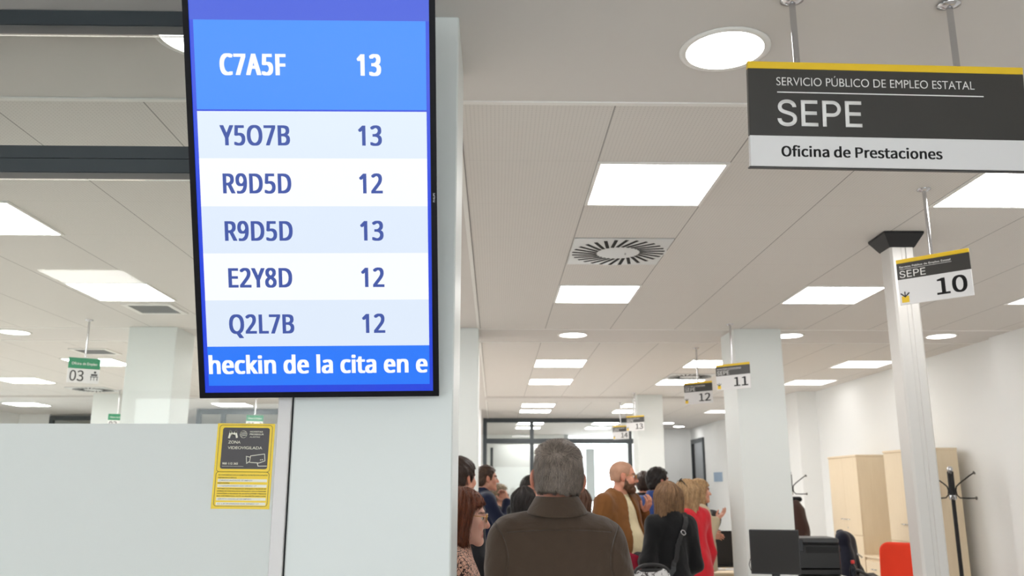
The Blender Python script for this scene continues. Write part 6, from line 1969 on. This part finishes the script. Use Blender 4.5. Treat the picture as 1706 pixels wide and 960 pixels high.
BFd = Field()
BFd.cap((-0.12, 0, 0.80), (0.12, 0, 0.80), 0.07, k=0.05).cap((-0.12, 0, 0.88), (0.12, 0, 0.88), 0.062, k=0.05).cap((-0.11, 0, 0.96), (0.11, 0, 0.96), 0.045, k=0.06)
BFd.disp(folds(5, 0.004, 22))
v_, q_ = BFd.skin(0.008)
quad_mesh('bag_body', v_, q_, bag_print(), bag)
bag.scale = (0.86, 0.86, 1.0)
hm_ = MB()
hm_.tube([(0.14 * math.cos(t_), -0.045 + 0.01 * math.sin(t_), 0.985 + 0.055 * math.sin(t_)) for t_ in np.linspace(0, math.pi, 17)], 0.011, 8)
hm_.build('handle', Mb_dark, bag)
MB().tube([(-0.15, 0, 0.99), (-0.05, -0.02, 1.0), (0.05, -0.02, 1.0), (0.15, 0, 0.99)], 0.012, 8).build('rim', Mb_dark, bag)
# crossbody strap laid over the sweater back
TFs, ss = person.fields[wl.name]
a0, a1 = np.array((0.105, -0.02, 1.47)) * ss, np.array((-0.115, -0.14, 1.00)) * ss
pts = []
for i in range(26):
    t_ = i / 25
    p_ = a0 * (1 - t_) + a1 * t_ + np.array((0, -0.22, 0)) * math.sin(math.pi * min(1, t_ * 1.0)) * 0.6
    q3 = p_[None, :].copy()
    for _ in range(8):
        q3 = q3 - TFs.grad(q3) * (TFs.at(q3) - 0.006)[:, None]
    pts.append(q3[0])
strap = MB()
pts = np.array(pts)
nrm = TFs.grad(pts)
tan = np.gradient(pts, axis=0)
sd = np.cross(tan, nrm)
sd /= np.linalg.norm(sd, axis=1, keepdims=True)
vs, fs = [], []
for p_, s_, n_ in zip(pts, sd, nrm):
    for a_, b_ in ((-0.017, -0.003), (0.017, -0.003), (0.017, 0.003), (-0.017, 0.003)):
        vs.append(tuple(p_ + s_ * a_ + n_ * b_))
for i in range(len(pts) - 1):
    for k in range(4):
        fs.append((i * 4 + k, i * 4 + (k + 1) % 4, (i + 1) * 4 + (k + 1) % 4, (i + 1) * 4 + k))
strap.raw(vs, fs)
MWl = Matrix.Translation((wl_pos[0], wl_pos[1], 0)) @ Matrix.Rotation(wl_yaw, 4, 'Z')
MBg = Matrix.Translation(bag.location) @ Matrix.Rotation(0.2, 4, 'Z') @ Matrix.Diagonal((0.86, 0.86, 1.0, 1.0))
so = strap.build('shoulder_strap', Mb_dark, bag)
so.matrix_basis = MBg.inverted() @ MWl
bk = MB()
for i, dy in ((5, 0), (24, 0)):
    p_, n_, s_, t3 = pts[i], nrm[i], sd[i], tan[i] / np.linalg.norm(tan[i])
    loop = [p_ + n_ * 0.006 + s_ * 0.020 * math.cos(a_) + t3 * 0.014 * math.sin(a_) for a_ in np.linspace(0, 2 * math.pi, 17)]
    bk.tube(loop, 0.0035, 6, cap=False)
bo = bk.build('strap_buckle', M_chrome, so)
cl = at(1060, 938, 6.3)
ct = MB().box(-0.10, 0.10, -0.015, 0.015, -0.16, 0.05, bev=0.01).build('clutch_bag', mat('crimson_leather', (150, 20, 48), 0.45), loc=(cl.x, 6.3, cl.z), rot=(0.1, 0.35, 0.3))
tag(ct, 'crimson folder bag held at the left hip of the woman in black', 'bag')

# ------------------------------------------------------------------ desks
M_desk = mat('pale_desk_top', (228, 222, 210), 0.4, var=0.02)
M_dleg = mat('grey_steel', (150, 152, 154), 0.4, metal=0.6)


def desk(x0, x1, y0, y1, label, m, rot=0.0):
    cx, cy = (x0 + x1) / 2, (y0 + y1) / 2
    w, d = (x1 - x0) / 2, (y1 - y0) / 2
    t = thing('desk', label, 'desk', (cx, cy, 0), (0, 0, rot))
    MB().box(-w, w, -d, d, 0.715, 0.74, bev=0.004).build('desk_top', m, t)
    for sx in (-1, 1):
        for sy in (-1, 1):
            MB().box(sx * (w - 0.06) - 0.025, sx * (w - 0.06) + 0.025, sy * (d - 0.06) - 0.025, sy * (d - 0.06) + 0.025, 0, 0.715).build('leg', M_dleg, t)
    MB().box(-w + 0.08, w - 0.08, -0.01, 0.01, 0.32, 0.70).build('modesty_panel', m, t)
    return t


D1 = desk(1.95, 2.70, 6.55, 7.55, 'pale desk with black monitor in front of the second column', M_desk)
D2 = desk(2.74, 3.38, 6.90, 8.78, 'pale desk under the black printer right of the second column', M_desk)
D3 = desk(2.02, 2.78, 8.95, 10.4, 'pale wooden desk with papers left of the second column', M_maple)


def monitor(loc, rz, label, w=0.50, h=0.31, zc=0.98, show_back=True):
    t = thing('monitor', label, 'monitor', loc, (0, 0, rz))
    MB().box(-w / 2, w / 2, -0.012, 0.008, zc - h / 2 - 0.74, zc + h / 2 - 0.74, bev=0.005).box(-w * 0.3, w * 0.3, 0.0, 0.034, zc - h * 0.3 - 0.74, zc + h * 0.3 - 0.74, bev=0.01).build('screen_shell', M_black, t)
    MB().box(-w / 2 + 0.01, w / 2 - 0.01, -0.0135, -0.0118, zc - h / 2 + 0.012 - 0.74, zc + h / 2 - 0.01 - 0.74).build('screen_glass', mat('dark_screen', (22, 19, 18), 0.6), t)
    MB().box(-0.03, 0.03, 0.02, 0.06, 0.012, zc - 0.74, bev=0.006).build('stand_column', M_black, t)
    MB().box(-0.12, 0.12, -0.07, 0.13, 0.0005, 0.014, bev=0.005).build('foot', M_black, t)
    return t


p = at(1291, 920, 6.95)
monitor((p.x, 6.95, 0.741), R_(-14), 'black monitor standing in front of the second column', w=0.375, h=0.335, zc=p.z)
cb = MB().tube([tuple(at(u, v, 7.0) - Vector((0, 0, 0))) for u, v in ((1254, 925), (1250, 932), (1248, 941), (1251, 950), (1258, 956))], 0.003, 6)
cbo = cb.build('cable', M_blackm)
tag(cbo, 'thin black cable looping out left of the black monitor', 'cable')
p = at(1196, 915, 9.5)
monitor((p.x + 0.08, 9.62, 0.741), R_(8), 'black monitor on the wooden desk left of the second column', w=0.44, h=0.36, zc=p.z)

# printer
p0, p1 = at(1327, 897, 8.15), at(1401, 897, 8.15)
pt_ = thing('printer', 'large black office printer on the pale desk right of the second column', 'printer', ((p0.x + p1.x) / 2, 8.35, 0.741), (0, 0, R_(-6)))
pw2 = (p1.x - p0.x) / 2
ph = p0.z - 0.741
MB().box(-pw2, pw2, -0.20, 0.20, 0.10, ph - 0.05, bev=0.015).build('printer_body', M_black, pt_)
MB().box(-pw2 + 0.005, pw2 - 0.005, -0.20, 0.19, ph - 0.048, ph, bev=0.012).build('scanner_lid', mat('printer_lid', (62, 62, 64), 0.4), pt_)
for z0 in (0.0, 0.052):
    MB().box(-pw2 * 0.9, pw2 * 0.98, -0.205, 0.19, z0 + 0.001, z0 + 0.048, bev=0.006).build('paper_drawer', M_black, pt_)
MB().box(-pw2, -pw2 + 0.08, -0.222, -0.20, ph - 0.12, ph - 0.01, bev=0.006).build('control_panel', mat('printer_panel', (40, 40, 44), 0.25), pt_)
MB().box(-pw2 + 0.10, pw2 - 0.02, -0.206, -0.199, ph - 0.13, ph - 0.075).build('paper_slot', M_blackm, pt_)

# phone
p = at(1436, 952, 7.3)
ph_ = thing('desk_phone', 'black desk phone at the front edge of the pale desk', 'telephone', (3.27, 7.72, 0.741), (0, 0, R_(20)))
MB().raw([(-0.10, -0.09, 0.0), (0.10, -0.09, 0.0), (0.10, 0.10, 0.0), (-0.10, 0.10, 0.0), (-0.10, -0.09, 0.03), (0.10, -0.09, 0.03), (0.10, 0.10, 0.10), (-0.10, 0.10, 0.10)],
         [(3, 2, 1, 0), (4, 5, 6, 7), (0, 1, 5, 4), (1, 2, 6, 5), (2, 3, 7, 6), (3, 0, 4, 7)]).build('phone_base', M_black, ph_)
MB().tube([(-0.075, -0.09, 0.055), (-0.075, -0.07, 0.075), (-0.075, 0.07, 0.122), (-0.075, 0.10, 0.118)], [0.022, 0.015, 0.015, 0.022], 10).build('handset', M_black, ph_)
kp = MB()
for i in range(3):
    for j in range(4):
        y = -0.06 + j * 0.026
        kp.box(-0.02 + i * 0.03, 0.0 + i * 0.03, y, y + 0.016, 0.03 + (y + 0.09) * 0.368, 0.044 + (y + 0.09) * 0.368)
kp.build('keypad', mat('key_grey', (92, 92, 96), 0.5), ph_)
# small things on the desks
p = at(1411, 941, 8.2)
bt = thing('water_bottle', 'small clear bottle with red cap beside the printer', 'bottle', (3.24, 8.06, 0.741))
MB().lathe([(0.001, 0), (0.032, 0.0), (0.033, 0.10), (0.026, 0.13), (0.013, 0.155), (0.013, 0.165)], 20).build('bottle_body', glass_material('bottle_plastic', (0.82, 0.85, 0.86)), bt)
MB().lathe([(0.017, 0.160), (0.017, 0.185), (0.015, 0.188)], 18).build('cap', mat('red_plastic', (206, 40, 36), 0.4), bt)
p = at(1378, 957, 7.35)
ms = thing('headset', 'black headset lying on the pale desk', 'headset', (2.98, 7.85, 0.741), (0, 0, 0.3))
MB().tube([(0.09 * math.cos(t_), 0.07 * math.sin(t_), 0.012 + 0.012 * math.sin(t_)) for t_ in np.linspace(0, math.pi, 15)], 0.008, 8).build('headband', M_blackm, ms)
for sx in (-1, 1):
    MB().lathe([(0.03, 0.0), (0.034, 0.012), (0.028, 0.028)], 16, c=(sx * 0.09, 0, 0)).build('ear_cushion', M_blackm, ms)
for i, (u, v, Y, w, h, lab) in enumerate(((1187, 943, 9.2, 0.26, 0.19, 'paper pad at the front of the wooden desk'), (1180, 952, 9.0, 0.22, 0.30, 'loose sheet of paper on the wooden desk corner'))):
    o = MB().box(-w / 2, w / 2, -h / 2, h / 2, 0, 0.006 + 0.01 * (i == 0)).build('paper_sheet', M_swhite, loc=(2.22 + 0.32 * i, 9.24 + 0.02 * i, 0.7405), rot=(0, 0, 0.2 + i))
    tag(o, lab, 'paper')
bx = MB().box(-0.07, 0.07, -0.05, 0.05, 0, 0.17, bev=0.006).build('carton', mat('pale_green_carton', (206, 216, 186), 0.6), loc=(2.16, 9.50, 0.7405), rot=(0, 0, 0.3))
tag(bx, 'pale green carton on the wooden desk beside the red coat', 'box')
bn = MB().lathe([(0.001, 0.0), (0.06, 0.0), (0.085, 0.02), (0.07, 0.045), (0.03, 0.06), (0.001, 0.062)], 20, cap=False).build('bread_roll', mat('bread_crust', (186, 140, 96), 0.7, var=0.15, scale=30), loc=(2.12, 9.02, 0.7405))
tag(bn, 'small brown roll at the left corner of the wooden desk', 'food')

# ------------------------------------------------------------------ office chairs
M_orange = cloth('orange_red_fabric', (232, 62, 34), 0.85, 500, 0.12, 0.05)


def swivel_chair(loc, rz, label, m, back_w=0.42, top=1.02):
    t = thing('office_chair', label, 'chair', loc, (0, 0, rz))
    SFd = Field()
    SFd.cap((-0.16, 0, 0.47), (0.16, 0, 0.47), 0.06, k=0.08).cap((-0.15, 0.16, 0.47), (0.15, 0.16, 0.47), 0.055, k=0.1).cap((-0.15, -0.14, 0.47), (0.15, -0.14, 0.47), 0.055, k=0.1)
    SFd.keep(lambda x, y, z: np.abs(z - 0.47) - 0.045, 0.03)
    v_, q_ = SFd.skin(0.012)
    quad_mesh('seat', v_, q_, m, t)
    BK = Field()
    hw = back_w / 2

    def slab(x, y, z):
        yc = -0.23 - 0.10 * (z - 0.7) + 0.25 * x * x
        qx = np.abs(x) - (hw - 0.09)
        qz = np.abs(z - (0.60 + top) / 2) - ((top - 0.60) / 2 - 0.09)
        d2 = np.sqrt(np.maximum(qx, 0) ** 2 + np.maximum(qz, 0) ** 2) + np.minimum(np.maximum(qx, qz), 0) - 0.09
        qy = np.abs(y - yc) - 0.022
        return np.sqrt(np.maximum(d2 + 0.02, 0) ** 2 + np.maximum(qy, 0) ** 2) + np.minimum(np.maximum(d2 + 0.02, qy), 0) - 0.02
    BK.u(slab, (-hw, -0.35, 0.58), (hw, -0.12, top + 0.02), 0.001)
    v_, q_ = BK.skin(0.009)
    quad_mesh('backrest', v_, q_, m, t)
    SH = Field()
    SH.u(lambda x, y, z: slab(x, y + 0.035, z) + 0.012, (-hw, -0.40, 0.58), (hw, -0.18, top + 0.02), 0.001)
    v_, q_ = SH.skin(0.009)
    quad_mesh('back_shell', v_, q_, M_black, t)
    MB().tube([(0, -0.05, 0.42), (0, -0.24, 0.42), (0, -0.29, 0.50), (0, -0.27, 0.72)], 0.02, 10).build('back_bar', M_black, t)
    MB().tube([(0, 0, 0.10), (0, 0, 0.43)], 0.028, 14).build('gas_column', M_black, t)
    for k in range(5):
        a = 2 * math.pi * k / 5
        f = MB().tube([(0, 0, 0.11), (0.29 * math.cos(a), 0.29 * math.sin(a), 0.075)], [0.026, 0.016], 8).build('leg', M_black, t)
        MB().lathe([(0.028, -0.012), (0.028, 0.012)], 14, c=(0, 0, 0), axis='y').build('caster', M_blackm, f, loc=(0.29 * math.cos(a), 0.29 * math.sin(a), 0.030), rot=(0, 0, a + 1.3))
    return t


p = at(1490, 906, 8.5)
swivel_chair((p.x - 0.12, 8.34, 0), R_(131), 'orange-red office chair just left of the aluminium post', M_orange, 0.42, p.z + 0.01)
p = at(1370, 888, 9.5)
ch2 = swivel_chair((p.x, 9.65, 0), R_(60), 'dark office chair with a navy jacket over its back, behind the printer', W_blackw, 0.44, 1.0)
jk = Field()
jk.cap((-0.17, 0.0, 1.00), (0.17, 0.0, 1.00), 0.055, k=0.04).cap((-0.16, -0.02, 0.95), (-0.20, -0.06, 0.58), 0.075, 0.10, k=0.08).cap((0.16, -0.02, 0.95), (0.20, -0.06, 0.58), 0.075, 0.10, k=0.08).cap((0, -0.03, 0.95), (0, -0.07, 0.55), 0.09, 0.11, k=0.08)
jk.disp(folds(77, 0.012, 20))
jv, jq = jk.skin(0.010)
M_navyj = cloth('navy_padded', (18, 22, 40), 0.7, 200, 0.4)
jo = thing('jacket', 'navy jacket hung over the dark office chair behind the printer', 'jacket', (p.x + 0.235, 9.53, 0.045), (0, 0, R_(60)))
quad_mesh('jacket_body', jv, jq, M_navyj, jo)
jc = Field()
jc.cap((-0.07, 0.03, 1.055), (0.07, 0.03, 1.055), 0.03, k=0.02).cap((-0.10, 0.0, 1.02), (0.10, 0.0, 1.02), 0.04, k=0.02)
jv, jq = jc.skin(0.010)
quad_mesh('jacket_collar', jv, jq, M_navyj, jo)
MB().tube([(-0.05, -0.14, 0.84), (0.10, -0.155, 0.80), (0.22, -0.14, 0.79)], 0.010, 8).build('white_piping', M_white, jo)
pO = at(1188, 852, 11.2)
swivel_chair((pO.x, 11.2 - 0.05, 0), R_(100), 'black office chair under the seated person in wine red', W_blackw, 0.42, 0.95)

# ------------------------------------------------------------------ maple cabinets along the right wall
CX = 4.42


def knobs(parent, x, y, z, n=2):
    for k in range(n):
        MB().tube([(x, y + k * 0.09 - 0.03, z), (x - 0.025, y + k * 0.09 - 0.03, z), (x - 0.025, y + k * 0.09 + 0.03, z), (x, y + k * 0.09 + 0.03, z)], 0.005, 8).build('handle', M_chrome, parent)


def cabinet(y0, y1, h, label, doors=True, split=0.62):
    t = thing('cabinet', label, 'cabinet', (CX, (y0 + y1) / 2, 0))
    hw = (y1 - y0) / 2
    MB().box(0.018, XR - CX - 0.09, -hw, hw, 0.04, h - 0.025).box(0.03, XR - CX - 0.11, -hw + 0.02, hw - 0.02, 0, 0.04).build('carcass', M_maple, t)
    MB().box(-0.008, XR - CX - 0.085, -hw - 0.004, hw + 0.004, h - 0.025, h, bev=0.003).build('top_board', M_maple, t)
    if doors:
        for (za, zb) in ((0.05, 1.00), (1.005, h - 0.028)):
            for k, (a, b) in enumerate(((-hw + 0.002, -0.002), (0.002, hw - 0.002))):
                d = MB().box(0, 0.018, a, b, za, zb, bev=0.002).build('door', M_maple, t)
                yy_ = -0.07 if k == 0 else 0.07
                zz_ = zb - 0.06 if za < 0.5 else za + 0.18
                MB().tube([(0, yy_ - 0.035, zz_), (-0.028, yy_ - 0.035, zz_), (-0.028, yy_ + 0.035, zz_), (0, yy_ + 0.035, zz_)], 0.005, 8).build('handle', M_chrome, d)
            if True:
                MB().lathe([(0.009, -0.003), (0.009, 0.001)], 12, c=(0, -0.03, zz_ - 0.10), axis='x').build('lock', M_chrome, t)
    else:
        for k in range(3):
            d = MB().box(0, 0.018, -hw + 0.003, hw - 0.003, 0.06 + k * 0.225, 0.28 + k * 0.225, bev=0.002).build('drawer', M_maple, t)
            for yy_ in (-0.12, 0.12):
                MB().tube([(0, yy_ - 0.04, 0.19 + k * 0.225), (-0.028, yy_ - 0.04, 0.19 + k * 0.225), (-0.028, yy_ + 0.04, 0.19 + k * 0.225), (0, yy_ + 0.04, 0.19 + k * 0.225)], 0.005, 8).build('handle', M_chrome, d)
    return t


ya, yb = 10.62, 11.52
cabinet(ya, yb, 1.965, 'tall maple cabinet farther along the right wall, its whole front seen left of the post')
cabinet(9.88, 10.60, 0.79, 'low maple drawer cabinet between the two tall maple cabinets', doors=False)
cabinet(8.96, 9.86, 1.975, 'tall maple cabinet partly behind the aluminium post, beside the coat stand')


# ------------------------------------------------------------------ coat stands
def coat_stand(loc, rz, h, label):
    t = thing('coat_stand', label, 'coat stand', loc, (0, 0, rz))
    MB().tube([(0, 0, 0.03), (0, 0, h - 0.03)], 0.019, 14).build('pole', M_blackm, t)
    MB().tube([(0, 0, h - 0.27), (0, 0, h - 0.04)], 0.030, 14).build('hook_hub', M_blackm, t)
    fin = MB().lathe([(0.001, h + 0.012), (0.018, h + 0.008), (0.028, h - 0.012), (0.024, h - 0.034), (0.018, h - 0.042)][::-1], 18)
    fin.build('finial', M_chrome, t)
    MB().lathe([(0.032, h - 0.31), (0.036, h - 0.29), (0.032, h - 0.265)], 18).build('hub_ring', M_chrome, t)
    for k in range(4):
        a = math.pi / 2 * k
        c_, s_ = math.cos(a), math.sin(a)
        for kind in (0, 1):
            if kind == 0:
                pr = [(0.030, h - 0.235), (0.040, h - 0.185), (0.075, h - 0.150), (0.165, h - 0.080), (0.205, h - 0.055)]
            else:
                pr = [(0.030, h - 0.200), (0.038, h - 0.265), (0.062, h - 0.292), (0.120, h - 0.296), (0.200, h - 0.294)]
            f = MB().tube([(r_ * c_, r_ * s_, z_) for r_, z_ in pr], 0.0065, 8).build('hook', M_blackm, t)
            r_, z_ = pr[-1]
            MB().lathe([(0.005, -0.012), (0.017, 0.0), (0.018, 0.008), (0.006, 0.014)], 14).build('hook_cap', mat('dark_chrome', (110, 108, 106), 0.25, metal=0.9), f, loc=(r_ * c_, r_ * s_, z_), rot=(0, math.pi / 2 * (0.7 if kind == 0 else 1.0), a))
    MB().lathe([(0.001, 0.0), (0.17, 0.0), (0.175, 0.012), (0.10, 0.032), (0.03, 0.045)], 30).build('base', M_blackm, t)
    return t


p = at(1582, 779, 8.55)
coat_stand((p.x, 8.55, 0), R_(-28), p.z, 'black coat stand with empty hooks in front of the right wall beside the post')
p = at(1315, 786, 11.8)
coat_stand((p.x, 11.8, 0), R_(-20), p.z, 'black coat stand peeking out right of the second column, coat on it')
cF = Field()
cF.cap((0, 0, 1.38), (0.0, 0, 1.30), 0.05, 0.09, k=0.05).cap((0, 0, 1.30), (0.02, 0, 0.78), 0.09, 0.15, k=0.06).cap((0.08, 0, 1.28), (0.10, 0.02, 0.85), 0.05, 0.06, k=0.05)
cF.disp(folds(31, 0.012, 18))
cv_, cq_ = cF.skin(0.011)
co = thing('coat', 'dark brown coat hanging on the coat stand behind the second column', 'coat', (p.x - 0.02, 11.60, 0.0))
quad_mesh('coat_body', cv_, cq_, cloth('dark_brown_coat', (58, 38, 34), 0.85, 300, 0.3), co)
cF = Field()
cF.cap((-0.05, 0, 1.42), (0.06, 0, 1.42), 0.035, k=0.02)
cv_, cq_ = cF.skin(0.009)
quad_mesh('hood', cv_, cq_, W_blackw, co)
